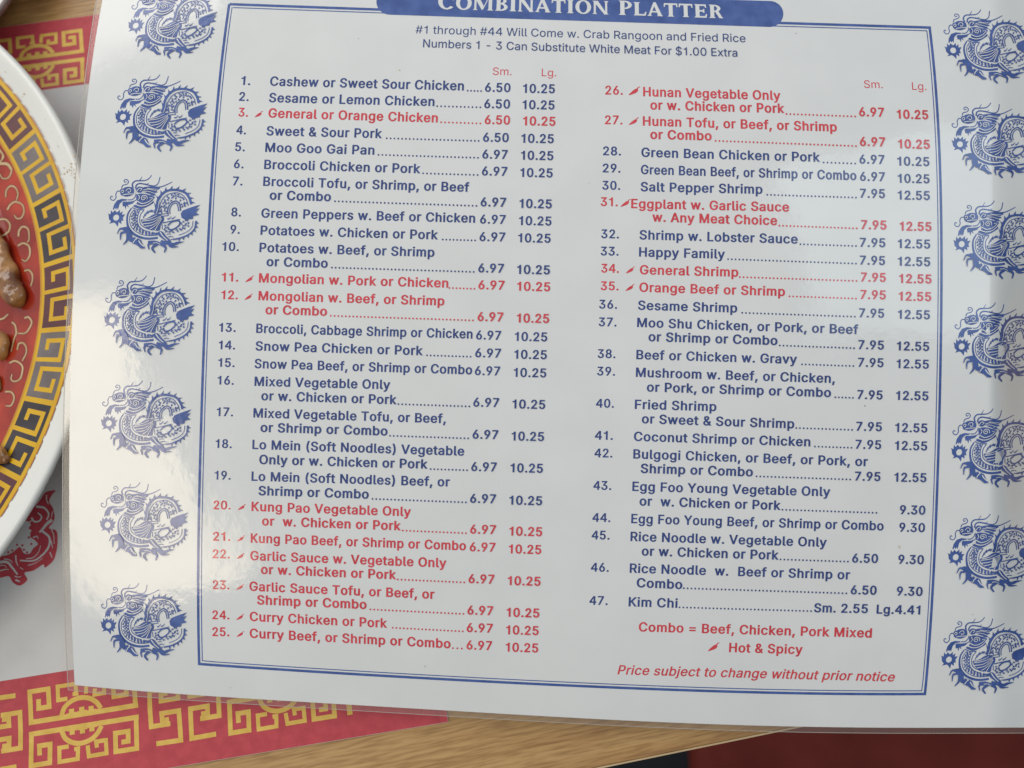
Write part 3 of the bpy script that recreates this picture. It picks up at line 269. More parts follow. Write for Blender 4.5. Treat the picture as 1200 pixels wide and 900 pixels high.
def mottled(name, c1, c2, scale=200.0, rough=0.5, detail=4.0, bump=0.0, bump_scale=800.0, stretch=(1, 1, 1), lo=0.35, hi=0.65, rot=0.0, spec=0.5, coat=0.0):
    m, nt, b = new_mat(name)
    tc = N(nt, 'ShaderNodeTexCoord')
    mp = N(nt, 'ShaderNodeMapping'); mp.inputs['Scale'].default_value = stretch; mp.inputs['Rotation'].default_value = (0, 0, rot)
    nt.links.new(tc.outputs['Object'], mp.inputs['Vector'])
    no = N(nt, 'ShaderNodeTexNoise'); no.inputs['Scale'].default_value = scale; no.inputs['Detail'].default_value = detail
    nt.links.new(mp.outputs[0], no.inputs['Vector'])
    cr = N(nt, 'ShaderNodeValToRGB')
    cr.color_ramp.elements[0].position = lo; cr.color_ramp.elements[0].color = (*c1, 1)
    cr.color_ramp.elements[1].position = hi; cr.color_ramp.elements[1].color = (*c2, 1)
    nt.links.new(no.outputs['Fac'], cr.inputs['Fac'])
    nt.links.new(cr.outputs['Color'], b.inputs['Base Color'])
    b.inputs['Roughness'].default_value = rough
    b.inputs['Specular IOR Level'].default_value = spec
    b.inputs['Coat Weight'].default_value = coat
    if bump:
        n2 = N(nt, 'ShaderNodeTexNoise'); n2.inputs['Scale'].default_value = bump_scale
        nt.links.new(tc.outputs['Object'], n2.inputs['Vector'])
        bp = N(nt, 'ShaderNodeBump'); bp.inputs['Strength'].default_value = bump; bp.inputs['Distance'].default_value = 0.0004
        nt.links.new(n2.outputs['Fac'], bp.inputs['Height'])
        nt.links.new(bp.outputs[0], b.inputs['Normal'])
    return m

M = {}
M['paper'] = mottled('menu_paper', (0.735, 0.75, 0.75), (0.765, 0.78, 0.78), 60, 0.8, spec=0.1)
M['blue'] = mottled('blue_ink', (0.040, 0.088, 0.30), (0.070, 0.130, 0.39), 260, 0.7, spec=0.1)
M['text_blue'] = mottled('text_blue_ink', (0.020, 0.046, 0.20), (0.034, 0.068, 0.25), 260, 0.7, spec=0.1)
M['red'] = mottled('red_ink', (0.62, 0.036, 0.055), (0.71, 0.062, 0.085), 260, 0.7, spec=0.1)
M['mat_paper'] = mottled('placemat_paper', (0.62, 0.61, 0.60), (0.66, 0.65, 0.64), 90, 0.75, bump=0.15, bump_scale=1500)
M['mat_red'] = mottled('placemat_red', (0.44, 0.040, 0.058), (0.52, 0.055, 0.075), 300, 0.6, bump=0.15, bump_scale=1500)
M['mat_gold'] = mottled('placemat_gold', (0.66, 0.42, 0.075), (0.76, 0.51, 0.11), 300, 0.6, bump=0.15, bump_scale=1500)
M['plate_white'] = mottled('plate_white', (0.77, 0.785, 0.755), (0.80, 0.81, 0.785), 40, 0.22)
M['plate_yellow'] = mottled('plate_yellow', (0.64, 0.36, 0.005), (0.72, 0.43, 0.008), 90, 0.25)
M['plate_orange'] = mottled('plate_orange', (0.42, 0.14, 0.02), (0.52, 0.20, 0.025), 120, 0.3)
M['plate_red'] = mottled('plate_red', (0.27, 0.019, 0.008), (0.52, 0.052, 0.020), 45, 0.16, lo=0.38, hi=0.6, bump=0.25, bump_scale=120)
M['plate_tan'] = mottled('plate_tan', (0.50, 0.33, 0.15), (0.62, 0.45, 0.24), 200, 0.3)
M['plate_outline'] = mottled('plate_dark_red', (0.12, 0.016, 0.012), (0.16, 0.02, 0.016), 200, 0.3)  # printed dark red outline of the scrolls
M['key_grey'] = mottled('key_grey', (0.14, 0.115, 0.11), (0.19, 0.16, 0.155), 150, 0.3)
M['key_black'] = mottled('key_black', (0.028, 0.022, 0.028), (0.05, 0.04, 0.048), 150, 0.3)
M['key_maroon'] = mottled('key_maroon', (0.085, 0.022, 0.026), (0.12, 0.032, 0.036), 150, 0.3)
M['crumb'] = mottled('sauce_spots', (0.45, 0.30, 0.10), (0.55, 0.40, 0.18), 400, 0.5)
M['speck_grey'] = mottled('grey_specks', (0.30, 0.29, 0.28), (0.40, 0.39, 0.38), 400, 0.6)
M['speck_tan'] = mottled('tan_specks', (0.62, 0.52, 0.38), (0.66, 0.58, 0.46), 400, 0.6)
M['rim_grey'] = mottled('grey_rim', (0.13, 0.10, 0.10), (0.24, 0.18, 0.16), 150, 0.25)
M['vinyl'] = mottled('maroon_vinyl', (0.125, 0.020, 0.015), (0.165, 0.027, 0.020), 30, 0.6, spec=0.12, bump=0.3, bump_scale=500)
M['dark_floor'] = mottled('dark_floor', (0.008, 0.012, 0.018), (0.014, 0.018, 0.026), 12, 0.6)
M['edge_band'] = mottled('table_edge_band', (0.50, 0.36, 0.20), (0.60, 0.45, 0.27), 80, 0.35)

def wood():
    m, nt, b = new_mat('oak_laminate')
    tc = N(nt, 'ShaderNodeTexCoord')
    mp = N(nt, 'ShaderNodeMapping'); mp.inputs['Rotation'].default_value = (0, 0, math.radians(-11.5))
    nt.links.new(tc.outputs['Object'], mp.inputs['Vector'])
    def noise(scale, sx, sy, detail=5.0):
        s = N(nt, 'ShaderNodeMapping'); s.inputs['Scale'].default_value = (sx, sy, 1)
        nt.links.new(mp.outputs[0], s.inputs['Vector'])
        n = N(nt, 'ShaderNodeTexNoise'); n.inputs['Scale'].default_value = scale; n.inputs['Detail'].default_value = detail
        nt.links.new(s.outputs[0], n.inputs['Vector'])
        return n
    broad = noise(10, 0.5, 11, 4); fine = noise(60, 0.3, 20, 3); pores = noise(240, 0.45, 5, 2)
    r1 = N(nt, 'ShaderNodeValToRGB')
    e = r1.color_ramp.elements
    e[0].position = 0.30; e[0].color = (0.35, 0.185, 0.064, 1)
    e[1].position = 0.72; e[1].color = (0.53, 0.33, 0.135, 1)
    k = r1.color_ramp.elements.new(0.5); k.color = (0.45, 0.265, 0.098, 1)
    nt.links.new(broad.outputs['Fac'], r1.inputs['Fac'])
    r2 = N(nt, 'ShaderNodeValToRGB')
    r2.color_ramp.elements[0].position = 0.30; r2.color_ramp.elements[0].color = (0.80, 0.75, 0.68, 1)
    r2.color_ramp.elements[1].position = 0.60; r2.color_ramp.elements[1].color = (1.05, 1.05, 1.05, 1)
    nt.links.new(fine.outputs['Fac'], r2.inputs['Fac'])
    r3 = N(nt, 'ShaderNodeValToRGB')
    r3.color_ramp.elements[0].position = 0.36; r3.color_ramp.elements[0].color = (0.66, 0.60, 0.52, 1)
    r3.color_ramp.elements[1].position = 0.56; r3.color_ramp.elements[1].color = (1, 1, 1, 1)
    nt.links.new(pores.outputs['Fac'], r3.inputs['Fac'])
    m1 = N(nt, 'ShaderNodeMix', data_type='RGBA', blend_type='MULTIPLY'); m1.inputs['Factor'].default_value = 0.9
    m2 = N(nt, 'ShaderNodeMix', data_type='RGBA', blend_type='MULTIPLY'); m2.inputs['Factor'].default_value = 0.8
    nt.links.new(r1.outputs['Color'], m1.inputs[6]); nt.links.new(r2.outputs['Color'], m1.inputs[7])
    nt.links.new(m1.outputs[2], m2.inputs[6]); nt.links.new(r3.outputs['Color'], m2.inputs[7])
    nt.links.new(m2.outputs[2], b.inputs['Base Color'])
    b.inputs['Roughness'].default_value = 0.42
    return m
M['wood'] = wood()

def laminated(m):
    """Glossy laminate over the printed sheet: one continuous, very slightly uneven coat for paper and ink alike."""
    nt = m.node_tree; b = nt.nodes['Principled BSDF']
    tc = N(nt, 'ShaderNodeTexCoord')
    n1 = N(nt, 'ShaderNodeTexNoise'); n1.inputs['Scale'].default_value = 42; n1.inputs['Detail'].default_value = 3
    n2 = N(nt, 'ShaderNodeTexNoise'); n2.inputs['Scale'].default_value = 650; n2.inputs['Detail'].default_value = 2
    for n in (n1, n2):
        nt.links.new(tc.outputs['Object'], n.inputs['Vector'])
    b1 = N(nt, 'ShaderNodeBump'); b1.inputs['Strength'].default_value = 1.0; b1.inputs['Distance'].default_value = 0.00022
    b2 = N(nt, 'ShaderNodeBump'); b2.inputs['Strength'].default_value = 0.5; b2.inputs['Distance'].default_value = 0.000035
    nt.links.new(n1.outputs['Fac'], b1.inputs['Height']); nt.links.new(n2.outputs['Fac'], b2.inputs['Height'])
    nt.links.new(b1.outputs[0], b2.inputs['Normal'])
    nt.links.new(b2.outputs[0], b.inputs['Coat Normal'])
    b.inputs['Coat Weight'].default_value = 1.0
    n3 = N(nt, 'ShaderNodeTexNoise'); n3.inputs['Scale'].default_value = 26; n3.inputs['Detail'].default_value = 6
    sm = N(nt, 'ShaderNodeMapping'); sm.inputs['Scale'].default_value = (1.0, 2.5, 1.0); sm.inputs['Rotation'].default_value = (0, 0, 0.9)
    nt.links.new(tc.outputs['Object'], sm.inputs['Vector']); nt.links.new(sm.outputs[0], n3.inputs['Vector'])
    rr = N(nt, 'ShaderNodeMapRange')
    rr.inputs['From Min'].default_value = 0.3; rr.inputs['From Max'].default_value = 0.7
    rr.inputs['To Min'].default_value = 0.075; rr.inputs['To Max'].default_value = 0.15
    nt.links.new(n3.outputs['Fac'], rr.inputs['Value']); nt.links.new(rr.outputs[0], b.inputs['Coat Roughness'])
    b.inputs['Coat IOR'].default_value = 1.58
    b.inputs['Specular IOR Level'].default_value = 0.0
for k in ('paper', 'blue', 'text_blue', 'red'):
    laminated(M[k])

def film():
    m, nt, b = new_mat('laminate_film')
    nt.nodes.remove(b)
    out = nt.nodes['Material Output']
    fr = N(nt, 'ShaderNodeFresnel'); fr.inputs['IOR'].default_value = 1.5
    ge = N(nt, 'ShaderNodeNewGeometry')          # light leaving the sheet passes out without a second reflection
    su = N(nt, 'ShaderNodeMath', operation='SUBTRACT'); su.inputs[0].default_value = 1.0
    nt.links.new(ge.outputs['Backfacing'], su.inputs[1])
    mu = N(nt, 'ShaderNodeMath', operation='MULTIPLY')
    nt.links.new(fr.outputs[0], mu.inputs[0]); nt.links.new(su.outputs[0], mu.inputs[1])
    tr = N(nt, 'ShaderNodeBsdfTransparent'); tr.inputs['Color'].default_value = (0.95, 0.94, 0.92, 1)
    gl = N(nt, 'ShaderNodeBsdfGlossy'); gl.inputs['Roughness'].default_value = 0.12
    mx = N(nt, 'ShaderNodeMixShader')
    nt.links.new(mu.outputs[0], mx.inputs['Fac'])
    nt.links.new(tr.outputs[0], mx.inputs[1]); nt.links.new(gl.outputs[0], mx.inputs[2])
    di = N(nt, 'ShaderNodeBsdfDiffuse'); di.inputs['Color'].default_value = (0.8, 0.76, 0.70, 1)   # the slight milkiness of old laminate
    mk = N(nt, 'ShaderNodeMixShader'); mk.inputs['Fac'].default_value = 0.09
    nt.links.new(mx.outputs[0], mk.inputs[1]); nt.links.new(di.outputs[0], mk.inputs[2])
    nt.links.new(mk.outputs[0], out.inputs['Surface'])
    return m
M['film'] = film()

def film_edge():
    m, nt, b = new_mat('laminate_edge')
    b.inputs['Base Color'].default_value = (0.55, 0.52, 0.48, 1)  # pale tone stands in for light caught along the edge
    b.inputs['Roughness'].default_value = 0.3
    b.inputs['Alpha'].default_value = 0.55
    return m
M['film_edge'] = film_edge()

def meat():
    m = mottled('braised_meat', (0.13, 0.038, 0.006), (0.48, 0.23, 0.060), 130, 0.16, lo=0.36, hi=0.66, bump=1.0, bump_scale=420, coat=0.35)
    b = m.node_tree.nodes['Principled BSDF']
    b.inputs['Subsurface Weight'].default_value = 0.15
    b.inputs['Subsurface Radius'].default_value = (0.004, 0.002, 0.001)
    return m
M['meat'] = meat()

# ------------------------------------------------------------------ flat printing: shapes laid on a surface
def catmull(pts, per=6):
    P = [np.array(p, float) for p in pts]
    if len(P) < 3:
        return P
    out = []
    for i in range(len(P) - 1):
        p0 = P[i - 1] if i else 2 * P[0] - P[1]
        p1, p2 = P[i], P[i + 1]
        p3 = P[i + 2] if i + 2 < len(P) else 2 * P[-1] - P[-2]
        for j in range(per):
            t = j / per
            out.append(0.5 * (2 * p1 + (p2 - p0) * t + (2 * p0 - 5 * p1 + 4 * p2 - p3) * t * t + (3 * p1 - p0 - 3 * p2 + p3) * t ** 3))
    out.append(P[-1])
    return out

def fill(loops, winding=False):
    """Constrained triangulation of outer and inner loops, kept by the even-odd rule (or by winding number for letter outlines that overlap)."""
    vs, es, n = [], [], 0
    for l in loops:
        k = len(l)
        vs += [Vector((float(p[0]), float(p[1]))) for p in l]
        es += [(n + i, n + (i + 1) % k) for i in range(k)]
        n += k
    ov, oe, of, *_r = geometry.delaunay_2d_cdt(vs, es, [], 0, 1e-5)
    def inside(x, y):
        c = 0
        for l in loops:
            for i in range(len(l)):
                x1, y1, x2, y2 = l[i - 1][0], l[i - 1][1], l[i][0], l[i][1]
                if (y1 > y) != (y2 > y) and x < (x2 - x1) * (y - y1) / (y2 - y1) + x1:
                    c += (1 if y2 > y1 else -1) if winding else 1
        return c != 0 if winding else c % 2 == 1
    keep = [tuple(f) for f in of if inside(sum(ov[i][0] for i in f) / len(f), sum(ov[i][1] for i in f) / len(f))]
    return [(v[0], v[1]) for v in ov], keep

class Print:
    """Collects flat shapes (each a hair above the last, so none share a plane) and lays them on a surface."""
    def __init__(self, base=0.00003, step=0.0000015):
        self.v, self.f, self.m, self.h = [], [], [], []
        self.off, self.step = base, step
    def add(self, pts, faces, mat=0):
        n = len(self.v)
        self.v += [tuple(p) for p in pts]
        self.h += [self.off] * len(pts)
        self.f += [tuple(i + n for i in f) for f in faces]
        self.m += [mat] * len(faces)
        self.off += self.step
    def poly(self, loops, mat=0):
        if not isinstance(loops[0][0], (tuple, list, np.ndarray)):
            loops = [loops]
        flat, tris = fill(loops)
        self.add(flat, tris, mat)
    def blob(self, pts, mat=0, per=4):
        c = list(pts) + [pts[0]]
        P = [np.array(p, float) for p in pts]; n = len(P); out = []
        for i in range(n):
            p0, p1, p2, p3 = P[i - 1], P[i], P[(i + 1) % n], P[(i + 2) % n]
            for j in range(per):
                t = j / per
                out.append(0.5 * (2 * p1 + (p2 - p0) * t + (2 * p0 - 5 * p1 + 4 * p2 - p3) * t * t + (3 * p1 - p0 - 3 * p2 + p3) * t ** 3))
        self.poly([tuple(p) for p in out], mat)
    def stroke(self, pts, w0, w1=None, mat=0, sharp=False, per=6, wm=None):
        P = [np.array(p, float) for p in pts] if sharp else catmull(pts, per)
        n = len(P)
        w1 = w0 if w1 is None else w1
        vs = []
        for i in range(n):
            a = P[i] - P[i - 1] if i else P[1] - P[0]
            b = P[i + 1] - P[i] if i < n - 1 else P[-1] - P[-2]
            a = a / (np.linalg.norm(a) + 1e-9); b = b / (np.linalg.norm(b) + 1e-9)
            t = a + b
            if np.linalg.norm(t) < 1e-6:
                t = b
            t = t / np.linalg.norm(t)
            nn = np.array((-t[1], t[0]))
            c = max(0.5, abs(float(np.dot(nn, np.array((-a[1], a[0]))))))
            s = i / (n - 1)
            w = (w0 * (1 - s) + w1 * s) if wm is None else (w0 + (wm - w0) * s * 2 if s < .5 else wm + (w1 - wm) * (s * 2 - 1))
            vs += [P[i] + nn * w / 2 / c, P[i] - nn * w / 2 / c]
        self.add(vs, [(2 * i, 2 * i + 1, 2 * i + 3, 2 * i + 2) for i in range(n - 1)], mat)
    def dot(self, c, r, mat=0, n=8, ry=None, rot=0.0):
        ry = r if ry is None else ry
        ca, sa = math.cos(rot), math.sin(rot)
        pts = []
        for i in range(n):
            x, y = r * math.cos(2 * math.pi * i / n), ry * math.sin(2 * math.pi * i / n)
            pts.append((c[0] + x * ca - y * sa, c[1] + x * sa + y * ca))
        self.add(pts, [tuple(range(n))], mat)
    def build(self, name, mats, parent, place):
        verts = [place(p[0], p[1], h) for p, h in zip(self.v, self.h)]
        return mesh_object(name, verts, self.f, mats, self.m, parent)

# ------------------------------------------------------------------ lettering
def parse(s):
    return [[tuple(float(q) for q in p.split(',')) for p in l.split()] for l in s.split('/') if l]

def embolden(loop, d):
    P = np.array(loop); n = len(P); out = []
    for i in range(n):
        a = P[i] - P[i - 1]; b = P[(i + 1) % n] - P[i]
        a = a / (np.linalg.norm(a) + 1e-9); b = b / (np.linalg.norm(b) + 1e-9)
        na, nb = np.array((-a[1], a[0])), np.array((-b[1], b[0]))   # loops run clockwise round ink: outside is on the left
        m = na + nb
        l = np.linalg.norm(m)
        m = nb if l < 1e-6 else m / l
        out.append(P[i] + m * np.array((d, d * 0.5)) / max(0.6, float(np.dot(m, nb))))
    return [tuple(p) for p in out]

CACHE = {}
def glyph(ch, weight):
    if (ch, weight) not in CACHE:
        adv, s = GLYPHS[ch]
        loops = [embolden(l, weight) for l in parse(s)]
        flat, tris = fill(loops, True) if loops else ([], [])
        CACHE[(ch, weight)] = (adv + weight * 1.5, flat, tris)
    return CACHE[(ch, weight)]

def lettering(pr, text, x0, y0, x1, y1, cap, mat=0, weight=26.0, slant=0.0):
    """Sets text on the baseline (x0, y0)-(x1, y1) in photo pixels, cap pixels tall, leaning with the sheet."""
    adv, items = 0.0, []
    for ch in text:
        a, flat, tris = glyph(ch, weight)
        items.append((adv, flat, tris)); adv += a
    xs = [p[0] + o for o, flat, t in items for p in flat]
    lo, hi = min(xs), max(xs)
    k = cap / (509.0 + weight * 0.5)
    for o, flat, tris in items:
        if not flat:
            continue
        pts = []
        for gx, gy in flat:
            s = (gx + o - lo + slant * gy) / (hi - lo)
            x, y = x0 + (x1 - x0) * s, y0 + (y1 - y0) * s
            h = gy * k
            m = lean(x, y)
            pts.append((x - m * h, y - h))
        pr.add(pts, tris, mat)

def dots(pr, x0, x1, line, mat):
    n = max(2, int(round((x1 - x0) / 4.42)))
    for i in range(n + 1):
        x = x0 + (x1 - x0) * i / n
        pr.dot((x, line(x) - 0.9), 1.08, mat, 8)

def chili(pr, x0, x1, y, mat):
    w = x1 - x0; s = w / 11.5
    pr.blob([(x0, y - 0.3 * s), (x0 + 0.42 * w, y - 5.2 * s), (x0 + 0.72 * w, y - 7.0 * s), (x0 + 0.86 * w, y - 5.4 * s), (x0 + 0.72 * w, y - 3.0 * s), (x0 + 0.4 * w, y - 1.4 * s)], mat, 3)
    pr.stroke([(x0 + 0.78 * w, y - 6.3 * s), (x0 + 0.86 * w, y - 8.2 * s), (x1 + 0.4, y - 8.8 * s)], 1.3 * s, 0.7 * s, mat, per=3)

# ------------------------------------------------------------------ the menu
menu = empty('laminated_menu', tuple(sheet(640, 450)))
tag(menu, 'laminated white combination platter menu with blue dragons and blue and red print', 'menu')

def grid_sheet(name, left, right, top, bottom, off, mat, nx=90, ny=70):
    vs, fs = [], []
    for j in range(ny + 1):
        v = j / ny
        for i in range(nx + 1):
            u = i / nx
            y = top + (bottom(left(900) + u * (right - left(900))) - top) * v
            x = left(y) + (right - left(y)) * u
            y = top + (bottom(x) - top) * v
            vs.append(sheet(x, y, off))
    for j in range(ny):
        for i in range(nx):
            a = j * (nx + 1) + i
            fs.append((a, a + nx + 1, a + nx + 2, a + 1))
    return mesh_object(name, vs, fs, [mat], None, menu, True)

_ly = (-60, 0, 62, 125, 200, 281, 350, 450, 525, 650, 737, 803, 900)
_lx = (133, 122, 108.5, 100.5, 94, 89.3, 85.5, 82.3, 81.3, 81.4, 84, 88, 94)
PAPER_L = smooth(_ly, _lx, 5)
FILM_L = smooth(_ly, [x - w for x, w in zip(_lx, (10, 7.5, 6.2, 6, 6, 6, 6.5, 7.5, 8, 8.5, 8.5, 8, 8))], 5)
_bx = (60, 88, 175, 300, 412, 525, 600, 750, 900, 1050, 1200, 1270)
_by = (800, 802.5, 811, 819, 826, 833, 837, 845, 851, 852.6, 852.8, 852.8)
_pb = np.polyfit((np.array(_bx) - 600) / 600, _by, 5)
PAPER_B = lambda x: float(np.polyval(_pb, (x - 600) / 600))
FILM_B = lambda x: PAPER_B(x) + 6.8

grid_sheet('paper', PAPER_L, 1248, -40, PAPER_B, 0.0, M['paper'], 420, 90)
def film_margin():
    """The clear margin of the laminate outside the paper, as one sheet running down the left and along the foot."""
    inn = [(float(PAPER_L(y)) + 0.3, y) for y in np.linspace(-48, PAPER_B(88) - 0.4, 80)]
    out = [(float(FILM_L(y)), y) for y in np.linspace(-48, float(FILM_B(FILM_L(808))), 80)]
    xi = np.linspace(88.5, 1254, 140); xo = np.linspace(float(FILM_L(808)) + 1, 1254, 140)
    inn += [(x, PAPER_B(x) - 0.4) for x in xi]
    out += [(x, FILM_B(x)) for x in xo]
    n = len(inn)
    vs = [sheet(x, y, 0.00003) for x, y in out] + [sheet(x, y, 0.00003) for x, y in inn]
    mesh_object('laminate_film', vs, [(i, n + i, n + i + 1, i + 1)[::-1] for i in range(n - 1)], [M['film']], None, menu, True)
film_margin()

def edge_strip(path, w, name):
    vs, fs = [], []
    for i, (x, y, dx, dy) in enumerate(path):
        for a, o in ((-w, 0.00016), (w, 0.00016), (w, -0.00008), (-w, -0.00008)):
            vs.append(sheet(x + dx * a, y + dy * a, o))
        if i:
            b, c = (i - 1) * 4, i * 4
            for k in range(4):
                fs.append((b + k, c + k, c + (k + 1) % 4, b + (k + 1) % 4))
    return mesh_object(name, vs, fs, [M['film_edge']], None, menu)
path = [(float(FILM_L(y)) + 0.6, y, 1, 0) for y in np.linspace(-48, float(FILM_B(FILM_L(808))) - 1, 70)]
edge_strip(path, 0.5, 'laminate_edge')
path = [(x, FILM_B(x) - 0.4, 0, 1) for x in np.linspace(float(FILM_L(808)), 1254, 120)]
edge_strip(path, 0.4, 'laminate_edge')

# the double frame line
fr = Print(0.00003)
def top_line(x):
    return 3.2 + (x - 267) * 0.0334 + 0.000004 * (x - 267) * (1091 - x)
_fx = (232, 300, 450, 600, 750, 900, 1000, 1085.5)
_fy = (779.5, 784.6, 793.6, 801.3, 809.0, 813.2, 814.6, 815.0)
_pf = np.polyfit((np.array(_fx) - 600) / 600, _fy, 4)
bot_line = lambda x: float(np.polyval(_pf, (x - 600) / 600))
def frame_run(d, w):
    L = [(float(FRAME_L(y)) + d, y) for y in np.linspace(top_line(267) + d, bot_line(232) - d, 60)]
    B = [(x, bot_line(x) - d) for x in np.linspace(float(FRAME_L(780)) + d, float(FRAME_R(815)) - d, 60)]
    Rr = [(float(FRAME_R(y)) - d, y) for y in np.linspace(bot_line(1085) - d, top_line(1091) + d, 60)]
    T = [(x, top_line(x) + d) for x in np.linspace(float(FRAME_R(31)) - d, float(FRAME_L(3)) + d, 60)]
    loop = L + B[1:] + Rr[1:] + T[1:]
    fr.stroke(loop, w, w, 0, sharp=True)
frame_run(1.6, 3.0)
frame_run(5.4, 1.1)
fr.build('border_frame', [M['blue']], menu, sheet)

# heading pill with reversed-out lettering
bn = Print(0.00004)
def pill_axis(x):
    return 2.0 + (x - 457) * 0.0322
pts = []
x0, x1, r = 457.0, 902.0, 15.2
up = [(x, pill_axis(x) - r) for x in np.linspace(x0, x1, 46)]
dn = [(x, pill_axis(x) + r) for x in np.linspace(x1, x0, 46)]
capr = [(x1 + 16 * math.sin(a), pill_axis(x1) - r * math.cos(a)) for a in np.linspace(0, math.pi, 16)[1:-1]]
capl = [(x0 - 16 * math.sin(a), pill_axis(x0) + r * math.cos(a)) for a in np.linspace(0, math.pi, 16)[1:-1]]
bn.poly([tuple(p) for p in up + capr + dn + capl])
banner = bn.build('heading_banner', [M['blue']], menu, sheet)

def serif_letter(ch):
    """Bold flared serif capitals on a unit cap height: list of polygons and the width."""
    W = 0.25
    def stem(x, y0=0.0, y1=1.0, w=W, s=0.09):
        return [(x - s, y0), (x, y0 + 0.1), (x, y1 - 0.1), (x - s, y1), (x + w + s, y1), (x + w, y1 - 0.1), (x + w, y0 + 0.1), (x + w + s, y0)]
    def ring(cx, cy, rx, ry, wx, wy, a0=0, a1=360, n=28):
        o = [(cx + rx * math.cos(math.radians(a)), cy + ry * math.sin(math.radians(a))) for a in np.linspace(a0, a1, n)]
        i = [(cx + (rx - wx) * math.cos(math.radians(a)), cy + (ry - wy) * math.sin(math.radians(a))) for a in np.linspace(a1, a0, n)]
        return ('strip', o, i[::-1])
    if ch == 'I':
        return [stem(0.1)], 0.45
    if ch == 'O':
        return [ring(0.5, 0.5, 0.5, 0.53, 0.25, 0.1)], 1.0
    if ch == 'C':
        return [ring(0.5, 0.5, 0.5, 0.53, 0.25, 0.1, 40, 318), [(0.80, 0.62), (0.86, 1.0), (0.93, 1.0), (0.92, 0.62)]], 0.93
    if ch == 'T':
        return [stem(0.3, 0, 0.95), [(0, 1.0), (0.85, 1.0), (0.87, 0.72), (0.8, 0.72), (0.76, 0.88), (0.09, 0.88), (0.05, 0.72), (-0.02, 0.72)]], 0.86
    if ch == 'L':
        return [stem(0.1), [(0.3, 0), (0.78, 0), (0.84, 0.30), (0.77, 0.30), (0.68, 0.12), (0.3, 0.12)]], 0.82
    if ch == 'E':
        return [stem(0.1), [(0.3, 0), (0.78, 0), (0.83, 0.28), (0.76, 0.28), (0.68, 0.12), (0.3, 0.12)],
                [(0.3, 0.88), (0.66, 0.88), (0.72, 0.74), (0.79, 0.74), (0.76, 1.0), (0.3, 1.0)], [(0.3, 0.45), (0.55, 0.45), (0.6, 0.36), (0.66, 0.36), (0.66, 0.66), (0.6, 0.66), (0.55, 0.57), (0.3, 0.57)]], 0.84
    if ch == 'P':
        return [stem(0.1), ring(0.36, 0.71, 0.42, 0.29, 0.22, 0.1, -90, 90, 18)], 0.78
    if ch == 'R':
        return [stem(0.1), ring(0.36, 0.73, 0.40, 0.27, 0.22, 0.1, -90, 90, 18), [(0.40, 0.50), (0.62, 0.52), (0.86, 0.06), (0.95, 0.0), (0.66, 0.0)]], 0.92
    if ch == 'B':
        return [stem(0.1), ring(0.36, 0.755, 0.36, 0.245, 0.2, 0.09, -90, 90, 18), ring(0.36, 0.29, 0.44, 0.29, 0.23, 0.1, -90, 90, 18)], 0.82
    if ch == 'N':
        return [stem(0.08, 0, 1, 0.13), stem(0.80, 0, 1, 0.13), [(0.02, 1.0), (0.34, 1.0), (0.93, 0.0), (0.76, -0.02)]], 1.02
    if ch == 'M':
        return [stem(0.08, 0, 1, 0.13), stem(0.98, 0, 1, 0.22), [(0.05, 1.0), (0.36, 1.0), (0.68, 0.3), (0.57, 0.0)], [(0.57, 0.0), (0.66, 0.1), (1.0, 0.96), (0.95, 1.0)]], 1.3
    if ch == 'A':
        return [[(0.36, 1.04), (0.52, 1.04), (0.90, 0.08), (0.98, 0), (0.60, 0), (0.65, 0.08), (0.42, 0.74)],
                [(0.36, 1.0), (0.44, 0.80), (0.20, 0.08), (0.28, 0), (-0.04, 0), (0.06, 0.08)], [(0.20, 0.27), (0.68, 0.27), (0.64, 0.38), (0.24, 0.38)]], 0.95
    return [], 0.45
bl = Print(0.000055)
word = [('C', 1.12)] + [(c, 1.0) for c in 'OMBINATION'] + [(' ', 1.0), ('P', 1.08)] + [(c, 1.0) for c in 'LATTER']
tot = sum(serif_letter(c)[1] * k + 0.09 for c, k in word)
pos = 0.0
for c, k in word:
    shapes, wd = serif_letter(c)
    def M2(p):
        s = (pos + p[0] * k) / tot
        x = 513.0 + (849.5 - 513.0) * s
        y = 10.2 + (21.6 - 10.2) * s
        h = p[1] * k * 15.6
        return (x - lean(x, y) * h, y - h)
    for sh in shapes:
        if sh[0] == 'strip':
            n = len(sh[1])
            bl.add([M2(p) for p in sh[1]] + [M2(p) for p in sh[2]], [(i, i + 1, n + i + 1, n + i) for i in range(n - 1)])
        else:
            bl.poly([M2(p) for p in sh])
    pos += wd * k + 0.09
bl.build('heading_lettering', [M['paper']], banner, sheet)

st = Print()
lettering(st, '#1 through #44 Will Come w. Crab Rangoon and Fried Rice', 486.7, 39.0, 873.8, 49.4, 9.3, 0, 3.0)
lettering(st, 'Numbers 1 - 3 Can Substitute White Meat For $1.00 Extra', 495.6, 55.2, 864.2, 66.3, 9.3, 0, 3.0)
st.build('subtitle_lettering', [M['text_blue']], menu, sheet)
for t, xa, ya, xb, yb in (('Sm.', 577.4, 87.8, 599.4, 88.2), ('Lg.', 634.8, 89.2, 651.7, 89.5), ('Sm.', 1012.8, 102.9, 1034.5, 103.4), ('Lg.', 1069.1, 105.2, 1085.8, 105.6)):
    h = Print(); lettering(h, t, xa, ya, xb, yb, 8.9, 0, 0.0)
    h.build('price_heading', [M['red']], menu, sheet)

